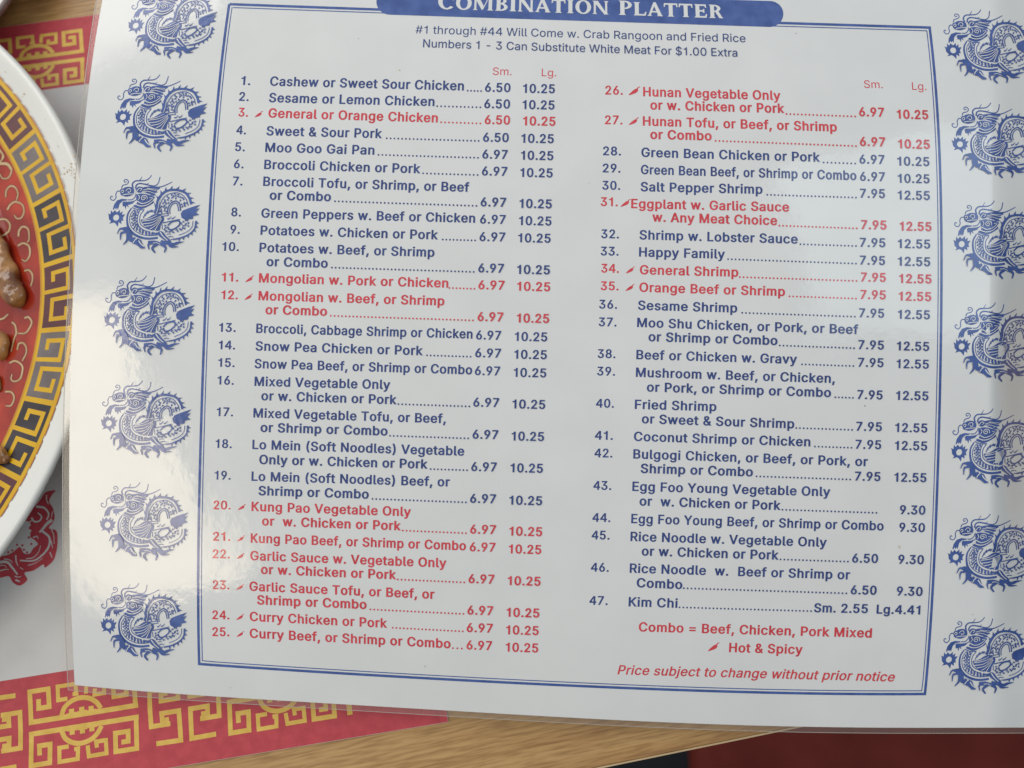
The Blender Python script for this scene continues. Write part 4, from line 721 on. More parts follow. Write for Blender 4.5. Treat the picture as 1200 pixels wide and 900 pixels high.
for num, hot, nb, cb, l1, l2, db, p1, p2 in ENTRIES:
    e = Print()
    lettering(e, '%d.' % num, nb[0], nb[2] - 0.1, nb[1], nb[2] + 0.2, 10.2)
    lettering(e, *l1[:5], 10.8)
    last = l1
    if l2:
        lettering(e, *l2[:5], 10.8)
        last = l2
    end = p2
    slope = (end[3] - last[2]) / ((end[1] + end[2]) / 2 - last[1])
    line = lambda x: last[2] + slope * (x - last[1]) + 0.5
    if db:
        dots(e, db[0], db[1], line, 0)
    for q in (p1, p2):
        if q:
            w = (q[2] - q[1]) * slope * 0.5
            lettering(e, q[0], q[1], q[3] - w * 0.9, q[2], q[3] + w * 0.4, 10.4)
    ob = e.build('menu_entry', [M['red'] if hot else M['text_blue']], menu, sheet)
    if cb:
        c = Print(); chili(c, cb[0], cb[1], nb[2] + 1.2, 0)
        c.build('chili_symbol', [M['red']], ob, sheet)

nt_ = Print(); lettering(nt_, 'Combo = Beef, Chicken, Pork Mixed', 748.4, 739.8, 1021.5, 747.1, 10.8)
nt_.build('note_lettering', [M['red']], menu, sheet)
nt_ = Print(); lettering(nt_, 'Hot & Spicy', 854.2, 764.0, 940.4, 766.4, 10.8)
ob = nt_.build('note_lettering', [M['red']], menu, sheet)
c = Print(); chili(c, 829.4, 842.6, 763.4, 0); c.build('chili_symbol', [M['red']], ob, sheet)
nt_ = Print(); lettering(nt_, 'Price subject to change without prior notice', 723.5, 790.2, 1047.3, 798.6, 10.8, 0, 15.0, 0.21)
nt_.build('note_lettering', [M['red']], menu, sheet)

# ------------------------------------------------------------------ the round dragon emblem
def dragon():
    """Drawn on a 900-unit field with the flaming pearl at (148, 530); returns a Print in that field."""
    d = Print(0.00003, 0.000001)
    B, P = d.blob, d.poly
    def S(pts, w0, w1=None, mat=0, wm=None):
        g = 1.12 if mat == 0 else 1.3
        d.stroke(pts, w0 * g, None if w1 is None else w1 * g, mat, wm=None if wm is None else wm * g)
    def T(x, y):            # points read on a second, smaller tracing
        ex, ey = (x - 115) / 7.5 + 0.09 * (y - 472) / 7.5, (y - 472) / 7.5
        Y = 530 + ey * 9 * 0.95
        return (148 + ex * 9 * 1.02 + 0.065 * (Y - 530), Y)
    # pearl
    sun = [(60, 488), (85, 500), (88, 455), (108, 480), (125, 455), (150, 478), (178, 450), (182, 485), (208, 465), (205, 500), (238, 495), (218, 530),
           (227, 560), (205, 560), (212, 594), (180, 575), (176, 622), (150, 590), (130, 580), (83, 592), (100, 570), (75, 545), (70, 515)]
    hole = [(148 + 31 * math.cos(a), 530 + 31 * math.sin(a)) for a in np.linspace(0, 2 * math.pi, 17)[:-1]]
    P([sun, hole])
    P([(103, 446), (110, 400), (138, 356), (185, 340), (245, 345), (240, 356), (196, 362), (168, 390), (157, 450), (146, 430), (136, 450), (125, 430), (113, 452)])
    S([(160, 265), (130, 265), (116, 295), (121, 328), (103, 356), (75, 350), (63, 330), (72, 316), (87, 324)], 9, 8)
    S([(167, 232), (178, 205), (215, 194), (231, 174), (219, 151), (195, 146), (184, 160), (195, 174), (211, 166)], 9, 7)
    # head
    B([(155, 262), (163, 240), (185, 236), (205, 224), (245, 218), (288, 232), (302, 262), (292, 297), (240, 318), (198, 313), (168, 300)])
    S([(250, 350), (290, 347), (316, 322), (327, 288)], 9, 9)
    S([(200, 372), (250, 372), (300, 366), (338, 345), (350, 300)], 10, 7)
    P([(192, 378), (250, 372), (300, 368), (330, 350), (302, 386), (276, 396), (254, 400), (268, 428), (240, 406), (236, 444), (220, 412), (204, 418)])
    S([(286, 232), (274, 192), (300, 160), (350, 156), (410, 150), (445, 126), (462, 98)], 15, 7)
    S([(340, 156), (352, 140), (366, 114)], 9, 4)
    S([(312, 236), (318, 200), (350, 184), (400, 190), (450, 200), (505, 205), (540, 178), (552, 114)], 14, 8)
    S([(400, 186), (425, 190), (444, 176)], 10, 4)
    S([(400, 226), (470, 217), (560, 216), (620, 196), (684, 163)], 14, 7)
    B([(318, 242), (345, 213), (390, 222), (430, 214), (490, 219), (552, 222), (566, 230), (532, 254), (548, 268), (515, 280), (532, 302), (490, 302), (470, 290), (440, 282), (400, 268), (350, 278)], 0, 3)
    B([(338, 292), (400, 284), (470, 298), (524, 318), (506, 345), (520, 372), (480, 402), (430, 430), (380, 440), (310, 412), (338, 392), (345, 360), (330, 328)], 0, 3)
    # neck and lower coil
    S([(296, 432), (266, 490), (266, 560), (290, 630), (350, 690), (430, 725), (510, 736), (606, 726)], 12, 20, wm=22)
    S([(322, 446), (292, 500), (292, 560), (316, 618), (370, 666), (440, 696), (520, 706), (600, 698)], 7)
    S([(425, 452), (396, 500), (396, 560), (420, 603), (480, 634), (540, 650)], 8)
    S([(388, 446), (371, 500), (372, 562), (396, 612), (450, 650), (520, 668)], 7)
    S([(300, 424), (360, 446), (430, 446)], 9, 9)
    rnd = random.Random(3)
    A_ = catmull([(322, 446), (292, 500), (292, 560), (316, 618), (370, 666), (440, 696), (520, 706), (600, 698)], 4)
    Bc = catmull([(388, 446), (371, 500), (372, 562), (396, 612), (450, 650), (520, 668), (570, 676), (606, 676)], 4)
    def scale_mark(x, y, s, a):
        d.add([(x + s * math.cos(a + q), y + s * math.sin(a + q)) for q in (0, 2.3, 4.0)], [(0, 1, 2)], 0)
    for i in range(1, len(A_) - 1):
        for t in ((0.28, 0.68) if i % 2 else (0.48, 0.85)):
            p = A_[i] * (1 - t) + Bc[i] * t
            scale_mark(p[0] + rnd.uniform(-3, 3), p[1] + rnd.uniform(-3, 3), 15, rnd.uniform(0, 6))
    S([(300, 520), (330, 480), (345, 500), (330, 545)], 5, 5)
    # fan and fin at the shoulder
    for pl in (((432, 520), (440, 478), (456, 500)), ((446, 480), (470, 450), (476, 486)), ((474, 462), (505, 440), (500, 470)), ((498, 452), (528, 446), (512, 476))):
        P(list(pl))
    S([(428, 530), (440, 500), (470, 476), (500, 462), (522, 462)], 8, 6)
    B([(408, 546), (470, 530), (530, 492), (580, 484), (614, 500), (642, 520), (642, 560), (618, 600), (612, 652), (560, 652), (500, 637), (458, 616), (424, 582)], 0, 3)
    S([(575, 492), (620, 486), (684, 478)], 10, 6)
    S([(600, 512), (640, 506), (692, 500)], 10, 6)
    S([(632, 590), (640, 640)], 7, 7)
    # big loop
    outer = [(545, 480), (562, 420), (558, 360), (592, 290), (650, 250), (740, 243), (830, 268), (882, 325), (908, 385)]
    S(outer, 34, 20, wm=20)
    P([(522, 372), (546, 402), (572, 396), (580, 478), (534, 482), (540, 430)])
    S([(586, 474), (584, 400), (610, 330), (655, 288), (740, 270), (806, 292), (856, 345), (880, 402)], 7)
    oc = catmull(outer, 3)
    for i in range(7, len(oc) - 1, 2):
        t = oc[i + 1] - oc[i - 1]; t = t / np.linalg.norm(t); n = np.array((t[1], -t[0]))
        c = oc[i] + n * 7
        P([tuple(c - t * 13), tuple(c + n * 36 + t * 22), tuple(c + t * 13)])
    S([(682, 492), (671, 440), (690, 385), (742, 353), (786, 384), (806, 452)], 11)
    S([(700, 486), (692, 435), (708, 394), (744, 373), (768, 396), (786, 455)], 8)
    for x, y in ((615, 380), (650, 382), (622, 415), (654, 420), (604, 442), (640, 450), (612, 470), (628, 348), (652, 310), (692, 292), (740, 300), (702, 322), (660, 345), (740, 328), (786, 312), (822, 336), (790, 348), (832, 372), (818, 410), (694, 352), (762, 288), (846, 402), (664, 462), (604, 408), (672, 372), (780, 372), (806, 388), (636, 398), (634, 364), (668, 326), (714, 304), (764, 306), (808, 318), (852, 372), (836, 388), (588, 424), (640, 432), (600, 460), (722, 282)):
        scale_mark(x, y, 15, rnd.uniform(0, 6))
    # tail tuft
    P([T(*p) for p in ((664, 427), (682, 400), (723, 382), (772, 364), (832, 346), (787, 387), (824, 377), (792, 415), (820, 434), (768, 447), (763, 472), (700, 479), (670, 464))])
    # hind coil
    tail = [T(*p) for p in ((792, 488), (778, 555), (732, 605), (660, 640), (592, 656))]
    S(tail, 15, 13)
    S([T(*p) for p in ((766, 490), (752, 548), (708, 588), (640, 618))], 6)
    tc_ = catmull(tail, 4)
    for i in range(1, len(tc_) - 2, 2):
        t = tc_[i + 1] - tc_[i - 1]; t = t / np.linalg.norm(t); n = np.array((-t[1], t[0]))
        n = n if np.dot(n, np.array((1, 1))) > 0 else -n
        c = tc_[i] + n * 5
        P([tuple(c - t * 11), tuple(c + n * 30 + t * 6), tuple(c + t * 11)])
    S([(690, 600), (735, 560), (800, 552), (812, 590), (760, 635), (712, 640), (692, 610)], 13, 13)
    S([(640, 575), (720, 556), (810, 536)], 9, 7)
    S([(680, 536), (700, 530), (718, 508)], 13, 4)
    S([(724, 532), (744, 524), (760, 504)], 13, 4)
    for x, y in ((664, 604), (662, 640), (850, 560), (880, 580), (850, 600), (890, 545), (838, 640), (870, 625), (800, 655), (760, 668), (905, 600), (830, 580), (680, 655), (868, 542), (900, 572), (870, 596), (852, 622), (820, 632), (786, 640), (720, 664), (740, 652), (672, 624)):
        scale_mark(x, y, 15, rnd.uniform(0, 6))
    for y, xa, xb in ((690, 694, 738), (715, 712, 768), (741, 740, 800), (668, 672, 716)):
        S([(xa, y), ((xa + xb) / 2, y - 5), (xb, y)], 9, 4)
    # legs, claws, flames
    B([(596, 672), (640, 660), (692, 712), (742, 752), (722, 772), (652, 732), (610, 702)], 0, 3)
    S([(640, 756), (720, 782), (760, 812), (830, 812)], 18, 5, wm=28)
    S([(720, 768), (772, 788), (820, 772), (878, 762)], 16, 4, wm=28)
    S([(262, 652), (205, 640), (178, 692)], 24, 6)
    S([(278, 668), (220, 686), (218, 754)], 28, 6)
    S([(292, 690), (290, 750), (254, 800)], 36, 7)
    S([(222, 640), (270, 640), (306, 690), (330, 752), (372, 732)], 20, 26, wm=40)
    P([(342, 782), (356, 748), (392, 732), (430, 748), (452, 790), (486, 834), (440, 836), (398, 802)])
    S([(508, 768), (580, 766), (650, 790)], 18, 22)
    S([(572, 776), (516, 792), (528, 846)], 28, 7)
    S([(606, 786), (560, 830), (594, 876)], 28, 12)
    S([(640, 786), (696, 820), (690, 872)], 28, 10)
    S([(575, 768), (650, 786), (726, 768)], 26, 24)
    # paper showing through the ink
    d.off += 0.00001
    W = dict(mat=1)
    S([(165, 268), (180, 252), (194, 262), (186, 278), (172, 276)], 5, 5, **W)
    S([(214, 262), (232, 240), (258, 240), (266, 262), (248, 276), (236, 264)], 5, 5, **W)
    S([(190, 300), (240, 292), (296, 290)], 6, 5, **W)
    S([(300, 236), (312, 262), (306, 290)], 6, 6, **W)
    S([(395, 250), (450, 240), (534, 256)], 5, 3, **W)
    S([(385, 264), (450, 262), (520, 282)], 5, 3, **W)
    S([(330, 262), (352, 232), (380, 240), (362, 258)], 6, 4, **W)
    S([(430, 230), (480, 236), (540, 240)], 4, 3, **W)
    S([(398, 330), (412, 318), (426, 330), (414, 346), (394, 344), (384, 324), (404, 302), (440, 312), (446, 340)], 5, 5, **W)
    S([(345, 362), (400, 384), (462, 366), (506, 326)], 7, 4, **W)
    S([(328, 392), (392, 410), (460, 394), (516, 348)], 7, 5, **W)
    S([(352, 300), (366, 326), (352, 352)], 6, 4, **W)
    S([(470, 326), (500, 322)], 5, 3, **W)
    for q in (((612, 506), (520, 546), (418, 562)), ((612, 512), (530, 572), (428, 590)), ((614, 520), (546, 592), (460, 615)), ((618, 528), (562, 606), (512, 640)), ((622, 534), (588, 604), (566, 652)), ((570, 498), (500, 532), (425, 548))):
        S(list(q), 3, 6, **W)
    S([(622, 668), (660, 712), (712, 752)], 8, 5, **W)
    S([(392, 736), (372, 752), (354, 782)], 7, 6, **W)
    S([(410, 756), (440, 792), (476, 816)], 8, 6, **W)
    S([(560, 484), (572, 420), (572, 366), (604, 300)], 4, 3, **W)
    S([(240, 664), (206, 664), (200, 690)], 6, 3, **W)
    S([(560, 780), (600, 776), (640, 794)], 5, 3, **W)
    return d

DR = dragon()
def emblem(sx, sy, tx, ty, squash, where=None):
    """sx, sy: the pearl, and tx, ty the tip of the tail tuft, in photo pixels."""
    # width of the drawing from pearl to tuft tip is 88.6 px at scale 1
    k = math.hypot(tx - sx, ty - sy) / 95.0
    tilt = (ty - sy + 12.5) / 95.0
    m = lean(sx + 45, sy)
    def place(x, y, h):
        ex = ((x - 148) - 0.065 * (y - 530)) / 9.0 * k
        ey = (y - 530) / 9.0 * squash
        px = sx + ex + m * ey
        py = sy + ey + ex * tilt
        return sheet(px, py, h)
    return DR.build('dragon_emblem', [M['blue'], M['paper']], menu, place)
for a in ((159, 30, 251, 17, 1.0), (144, 137, 240, 125, 1.04), (136, 255, 232, 244, 1.05), (131, 375, 226, 362, 1.08), (127.5, 496, 222, 484, 1.05), (126, 615, 219, 605, 1.06), (127, 733, 218, 722, 1.05),
          (1117, 59, 1212, 46.5, 1.0), (1125, 169, 1221, 157, 1.02), (1127, 286, 1223, 273.5, 1.06), (1127, 406, 1223, 393.5, 1.07), (1124, 530, 1219, 517.5, 1.07), (1120, 653, 1214, 640.5, 1.06), (1112, 773, 1205, 760.5, 1.04)):
    emblem(*a)
for k, (x, y, r) in enumerate(((1013.5, 475.5, 1.0), (498, 781, 0.8), (933, 39, 0.8), (420, 45, 0.6), (690, 215, 0.5), (1140, 720, 0.6), (270, 806, 0.6), (1054, 641, 1.7), (468, 82, 1.2))):
    ws = Print(0.00009)
    ws.dot((x, y), r, 0, 8, r * 0.7, x)
    ws.build('food_speck', [M['speck_grey'] if k < 7 else M['speck_tan']], menu, sheet)
settle(menu)

# ------------------------------------------------------------------ lamps of the room (the warm one is the glare in the laminate)
g0 = sheet(118, 520); gx = sheet(128, 520) - g0; gy = sheet(118, 510) - g0
gn = np.cross(gx, gy); gn = gn / np.linalg.norm(gn)
iv = (g0 - CAM) / np.linalg.norm(g0 - CAM)
rv = iv - 2 * np.dot(iv, gn) * gn
glare = area_light('ceiling_lamp', tuple(g0 + rv * 1.15), tuple(g0), 0.20, 0.72, CEILING_POWER, (1.0, 0.84, 0.60))
lz = Vector(tuple(rv)).normalized()
ly = Vector((math.sin(math.radians(LAMP_TURN)), math.cos(math.radians(LAMP_TURN)), 0.0))
ly = (ly - lz * ly.dot(lz)).normalized()
glare.rotation_euler = Matrix((ly.cross(lz), ly, lz)).transposed().to_euler()
area_light('window_light', (-0.62, 0.56, 0.50), (0.05, 0.0, 0.0), 0.5, 0.4, WINDOW_POWER, (1.0, 0.94, 0.86))

w0 = sheet(1120, 270); gx = sheet(1130, 270) - w0; gy = sheet(1120, 260) - w0
gn = np.cross(gx, gy); gn = gn / np.linalg.norm(gn)
iv = (w0 - CAM) / np.linalg.norm(w0 - CAM)
rv = iv - 2 * np.dot(iv, gn) * gn
area_light('side_window', tuple(w0 + rv * 1.1), tuple(w0), 0.5, 0.5, SIDE_POWER, (0.70, 0.88, 1.0))

# ------------------------------------------------------------------ the table
TABLE = empty('dining_table', (0, 0, 0))
tag(TABLE, 'oak grained dining table with a pale edge under the menu', 'table')
ea, eb = on_plane(704, 900), on_plane(930, 853.5)
ed = (eb - ea) / np.linalg.norm(eb - ea)
en = np.array((-ed[1], ed[0], 0.0))
def slab(name, a0, a1, n0, n1, z0, z1, mat, bevel, parent):
    vs = [ea + ed * a + en * n + np.array((0, 0, z)) for z in (z0, z1) for a, n in ((a0, n0), (a1, n0), (a1, n1), (a0, n1))]
    o = mesh_object(name, vs, [(3, 2, 1, 0), (4, 5, 6, 7), (0, 1, 5, 4), (1, 2, 6, 5), (2, 3, 7, 6), (3, 0, 4, 7)], [mat], None, parent)
    b = o.modifiers.new('bevel', 'BEVEL'); b.width = bevel; b.segments = 2
    return o
slab('tabletop', -0.75, 0.55, 0.00033, 0.75, -0.034, 0.0, M['wood'], 0.0003, TABLE)
slab('edge_band', -0.75, 0.55, -0.0002, 0.0003, -0.0345, -0.0001, M['edge_band'], 0.0001, TABLE)

BOOTH = empty('booth_seat', tuple(on_plane(1000, 890, -0.27)))
tag(BOOTH, 'dark maroon vinyl booth seat below the table edge', 'seat')
s0 = on_plane(813, 885, -0.27)
vs = [(x, y, z) for z in (-0.295, -0.27) for x, y in ((s0[0], -0.75), (s0[0] + 0.9, -0.75), (s0[0] + 0.9, 0.05), (s0[0], 0.05))]
o = mesh_object('seat_cushion', vs, [(3, 2, 1, 0), (4, 5, 6, 7), (0, 1, 5, 4), (1, 2, 6, 5), (2, 3, 7, 6), (3, 0, 4, 7)], [M['vinyl']], None, BOOTH)
b = o.modifiers.new('bevel', 'BEVEL'); b.width = 0.010; b.segments = 4
settle(BOOTH)
fl = mesh_object('floor', [(-2, -2, -0.74), (2, -2, -0.74), (2, 2, -0.74), (-2, 2, -0.74)], [(0, 1, 2, 3)], [M['dark_floor']])
fl['kind'] = 'structure'

# ------------------------------------------------------------------ the printed paper placemat
PM = empty('paper_placemat', tuple(on_plane(200, 800, 0.0004)))
tag(PM, 'white paper placemat with red borders and gold fret pattern', 'placemat')
PZ = 0.0004
p0, p1_ = on_plane(35, 853.75, PZ), on_plane(161.25, 833.25, PZ)
px_ = (p1_ - p0) / np.linalg.norm(p1_ - p0)
py_ = np.array((-px_[1], px_[0], 0.0))
MM = np.linalg.norm(p1_ - p0) / 511.6                  # one tracing unit on the mat
CB = on_plane(97.5, 843.6, PZ)
def mat_local(p):
    d = p - CB
    return np.dot(d, px_) / MM, np.dot(d, py_) / MM
def mat_place(u, v, h):
    return CB + px_ * u * MM + py_ * v * MM + np.array((0, 0, h))
TU, TV = mat_local(on_plane(45, 71.6, PZ))
right_u = mat_local(on_plane(525.5, 848, PZ))[0]
bot_v = mat_local(on_plane(526, 846, PZ))[1]
top_v = mat_local(on_plane(60, 24.2, PZ))[1]
def rect(pr, u0, u1, v0, v1, mat=0):
    nu, nv = 24, max(1, int(abs(v1 - v0) / 200))
    pts = [(u0 + (u1 - u0) * i / nu, v0 + (v1 - v0) * j / nv) for j in range(nv + 1) for i in range(nu + 1)]
    pr.add(pts, [(j * (nu + 1) + i, j * (nu + 1) + i + 1, (j + 1) * (nu + 1) + i + 1, (j + 1) * (nu + 1) + i) for j in range(nv) for i in range(nu)], mat)
sh = Print(0.0, 0.0)
rect(sh, -2400, right_u, bot_v, top_v)
o = sh.build('mat_sheet', [M['mat_paper']], PM, mat_place)
sm = o.modifiers.new('thickness', 'SOLIDIFY'); sm.thickness = 0.00025; sm.offset = -1
bd = Print(0.00002, 0.000002)
rect(bd, -2400, right_u - 1, bot_v + 1, 236)
bd.build('red_border', [M['mat_red']], PM, mat_place)
bd = Print(0.00002, 0.000002)
rect(bd, -2400, right_u - 1, TV - 192, top_v - 1)
bd.build('red_border', [M['mat_red']], PM, mat_place)

def fret(pr, cu, cv, parts):
    """Gold key-fret medallions, traced in tracing units with their axis removed, drawn above and below the axis."""
    W = 22
    def q(pts, mirror, refl=False):
        out = []
        for x, y in pts:
            ax = 715 - (x - 140) * 0.1624
            xx = x - 0.075 * (y - ax)
            if refl:
                xx = 1732 - xx
            u, v = (xx - 390) * 1.013, -(y - ax) * 0.99
            out.append((cu + u, cv + (-v if mirror else v)))
        return out
    for mir in (False, True):
        if 'A' in parts:
            pr.stroke(q([(138, 742), (652, 659)], mir), W + 1, sharp=True)
            pr.stroke(q([(640, 668), (647, 800), (549, 815), (544, 733), (604, 724), (606, 768), (574, 773)], mir), W, sharp=True)
            pr.stroke(q([(150, 742), (156, 880), (243, 866), (240, 784), (190, 792), (194, 834)], mir), W, sharp=True)
            pr.stroke(q([(328, 793), (284, 800), (288, 862), (372, 848), (372, 802), (354, 806)], mir), W - 3, sharp=True)
            pr.stroke(q([(416, 788), (424, 836), (506, 822), (501, 764), (455, 771), (460, 798)], mir), W - 3, sharp=True)
            pr.stroke(q([(292, 725), (310, 757), (345, 776), (388, 778), (430, 762), (460, 734), (478, 700)], mir), W, W)
            for x, y in ((340, 728), (388, 722), (432, 712)):
                pr.stroke(q([(x, y - 10), (x + 2, y + 13)], mir), 24, sharp=True)
                pr.stroke(q([(x - 22, y - 6), (x + 24, y - 12)], mir), 10, sharp=True)
        if 'B' in parts:
            for refl in (False, True):
                pr.stroke(q([(738, 779), (853, 762), (841, 630), (760, 643), (766, 694), (802, 688)], mir, refl), W, sharp=True)
                pr.stroke(q([(704, 622), (712, 703), (786, 691), (783, 660)], mir, refl), W, sharp=True)
def period(k):
    return 930 * 1.013 * k
g = Print(0.000035, 0.0000002)
for k in (-2, -1, 0, 1):
    fret(g, period(k), 0, 'AB' if k < 1 else 'A')
u_end = (1637 - 390) * 1.013
g.stroke([(u_end, -172), (u_end, 172)], 25, sharp=True)
g.build('gold_fret', [M['mat_gold']], PM, mat_place)
g = Print(0.000035, 0.0000002)
for k in (-2, -1, 0):
    fret(g, TU + period(k), TV, 'AB' if k < 0 else 'A')
g.build('gold_fret', [M['mat_gold']], PM, mat_place)

# red scrollwork of the placemat's middle
z = Print(0.00005, 0.000002)
def mp(x, y, h):
    return on_plane(x / 6.43, 560 + y / 6.43, PZ + h)
z.blob([(344, 108), (418, 94), (392, 128), (370, 178), (398, 226), (412, 290), (398, 338), (368, 378), (424, 398), (434, 470), (425, 552), (402, 622), (340, 676), (326, 652), (254, 698), (184, 716),
        (206, 768), (150, 812), (98, 788), (66, 742), (0, 754), (-60, 760), (-60, 560), (60, 560), (120, 520), (180, 500), (230, 430), (190, 370), (170, 320), (230, 250), (300, 170)], 0, 4)
z.off += 0.00001
z.blob([(180, 330), (232, 352), (214, 380), (238, 398), (212, 430), (236, 452), (262, 470), (286, 500), (250, 530), (222, 572), (178, 566), (150, 520), (96, 560), (40, 586), (-20, 580), (40, 480)], 1, 3)
for pts, w in (([(392, 316), (350, 350), (318, 390), (296, 410)], 20), ([(318, 400), (372, 450), (366, 520), (318, 582), (250, 624), (150, 622)], 14), ([(272, 216), (332, 226), (366, 270), (352, 318)], 14),
               ([(-30, 640), (50, 634), (92, 676), (132, 728)], 18), ([(118, 582), (122, 630), (136, 664)], 9), ([(236, 300), (262, 330), (300, 322), (312, 290), (284, 262)], 12), ([(376, 560), (392, 600)], 8),
               ([(384, 470), (396, 530)], 7), ([(0, 700), (40, 690), (66, 690)], 8), ([(116, 768), (150, 782)], 12), ([(210, 660), (270, 640), (320, 606)], 5), ([(384, 380), (404, 430), (408, 500)], 6), ([(350, 130), (352, 170), (366, 200)], 7), ([(398, 250), (386, 300)], 6), ([(30, 610), (70, 618), (96, 640)], 7), ([(0, 660), (34, 660), (50, 676)], 6), ([(150, 676), (176, 690)], 6), ([(196, 610), (250, 600), (290, 560), (306, 510)], 6), ([(250, 450), (276, 440), (290, 460)], 8), ([(214, 340), (240, 320)], 8), ([(110, 740), (136, 748), (160, 742)], 6)):
    z.stroke(pts, w * 1.25, w * 0.7, 1)
z.off += 0.000004
for x, y in ((62, 560), (92, 546), (128, 505), (168, 508), (180, 542), (204, 562), (236, 498), (216, 450)):
    z.dot((x, y), 9, 0)
z.build('red_scrollwork', [M['mat_red'], M['mat_paper']], PM, mp)
settle(PM)

# ------------------------------------------------------------------ the plate
ZR = 0.0175
PC = np.array((-0.24783, 0.06244, 0.0))                  # a 25 cm plate, fitted to the rim seen in the photograph
R_RIM, R_BO, R_BI = 0.1254, 0.1180, 0.1048
PROF = [(0, 0.0052), (R_BI * 0.72, 0.0056), (R_BI * 0.9, 0.0078), (R_BI, 0.0115), (R_BO, 0.0150), (R_RIM * 0.985, ZR), (R_RIM, ZR + 0.0001)]
def surf(r):
    return float(np.interp(r, [p[0] for p in PROF], [p[1] for p in PROF]))
def plate_place_polar(r, a, h):
    return np.array((PC[0] + r * math.cos(a), PC[1] - r * math.sin(a), surf(r) + h))
def plate_place(px, py, h):
    zz = 0.007
    for _ in range(8):
        p = on_plane(px, py, zz)
        zz = surf(float(np.linalg.norm((p - PC)[:2])))
    p = on_plane(px, py, zz + h)
    return p
PL = empty('dinner_plate', tuple(PC))
tag(PL, 'round white dinner plate with yellow key border and red centre', 'plate')
def lathe(name, prof, n, mat, parent, c, close=False):
    vs, fs = [], []
    for r, zz in prof:
        for i in range(n):
            a = 2 * math.pi * i / n
            vs.append((c[0] + r * math.cos(a), c[1] + r * math.sin(a), c[2] + zz))
    for j in range(len(prof) - 1):
        for i in range(n):
            k = (i + 1) % n
            fs.append((j * n + i, j * n + k, (j + 1) * n + k, (j + 1) * n + i))
    return mesh_object(name, vs, fs, [mat], None, parent, True)
body = [(0.0005, 0.0052)] + [(r, surf(r)) for r in sorted(list(np.linspace(R_BI * 0.3, R_RIM * 0.985, 40)) + [R_BI * 0.72, R_BI * 0.9, R_BI, R_BO])] + [(R_RIM * 0.993, ZR + 0.0001), (R_RIM * 0.999, ZR - 0.0004), (R_RIM, ZR - 0.0012), (R_RIM * 0.996, ZR - 0.002),
        (R_BO, 0.0120), (R_BI, 0.0070), (R_BI * 0.75, 0.0008), (R_BI * 0.72, 0.0), (R_BI * 0.66, 0.0), (R_BI * 0.65, 0.002), (0.0005, 0.002)]
lathe('plate_body', body, 160, M['plate_white'], PL, (PC[0], PC[1], 0.0))
def ring_print(pr, r0, r1, mat, nr=4, n=360, a0=0.0, a1=2 * math.pi):
    pts = [(r0 + (r1 - r0) * j / nr, a0 + (a1 - a0) * i / n) for j in range(nr + 1) for i in range(n + 1)]
    pr.add(pts, [(j * (n + 1) + i, (j + 1) * (n + 1) + i, (j + 1) * (n + 1) + i + 1, j * (n + 1) + i + 1) for j in range(nr) for i in range(n)], mat)
rc = Print(0.00016, 0.000002)
for ra, rb, nn in ((0.0005, 0.72, 16), (0.72, 0.9, 8), (0.9, 1.0, 6)):
    ring_print(rc, ra if ra < 0.01 else ra * R_BI, rb * R_BI, 0, nn)
rc.build('red_centre', [M['plate_red']], PL, plate_place_polar)
kb = Print(0.00018, 0.000003)
KM = [M['plate_yellow'], M['plate_orange'], M['key_maroon'], M['key_grey'], M['key_black']]
U = 0.0002526                                        # one photo pixel on the plate
ring_print(kb, R_BI, R_BO - 1.2 * U, 0, 8)
kb.off += 0.000004
ring_print(kb, R_BI - 1.2 * U, R_BI + 1.4 * U, 1, 1)
for i in range(150):                                     # the broken orange line outside the yellow
    a = 2 * math.pi * i / 150
    ring_print(kb, R_BO - 1.4 * U, R_BO + 0.2 * U, 1, 1, 4, a, a + 2 * math.pi / 150 * random.uniform(0.7, 1.0))
RC0, RC1 = R_BI + 5.4 * U, R_BO - 6.6 * U
NP = 32
STEP = 2 * math.pi / NP
for k in range(NP):
    kk = k - 12
    c = math.radians(-5.4) + kk * STEP
    a0, a1 = c - STEP / 2 + 3.3 * U / RC1, c + STEP / 2 - 3.3 * U / RC1
    mat = 2 + kk % 3
    ring_print(kb, RC0, RC1, mat, 6, 16, a0, a1)
    RM = (RC0 + RC1) / 2
    def along(pts):
        out = []
        for (r_, t_), (r2, t2) in zip(pts, pts[1:]):
            for s in np.linspace(0, 1, 7)[:-1]:
                out.append(((RC0 + (RC1 - RC0) * (r_ + (r2 - r_) * s)), (a0 + (a1 - a0) * (t_ + (t2 - t_) * s)) * RM))
        r_, t_ = pts[-1]
        out.append((RC0 + (RC1 - RC0) * r_, (a0 + (a1 - a0) * t_) * RM))
        return out
    h0 = kb.off
    for pts in ([(0.30, 0.27), (0.30, 0.13), (0.82, 0.13), (0.82, 0.42), (-0.05, 0.42)], [(1.05, 0.56), (0.28, 0.56), (0.28, 0.87), (0.80, 0.87), (0.80, 0.70)]):
        n0 = len(kb.v)
        kb.stroke(along(pts), 5.4 * U, sharp=True)
        for q in range(n0, len(kb.v)):
            r_, s_ = kb.v[q]
            kb.v[q] = (r_, s_ / RM)
            kb.h[q] = h0 + 0.000006
    kb.off = 0.0002
kb.build('key_border', KM, PL, plate_place_polar)

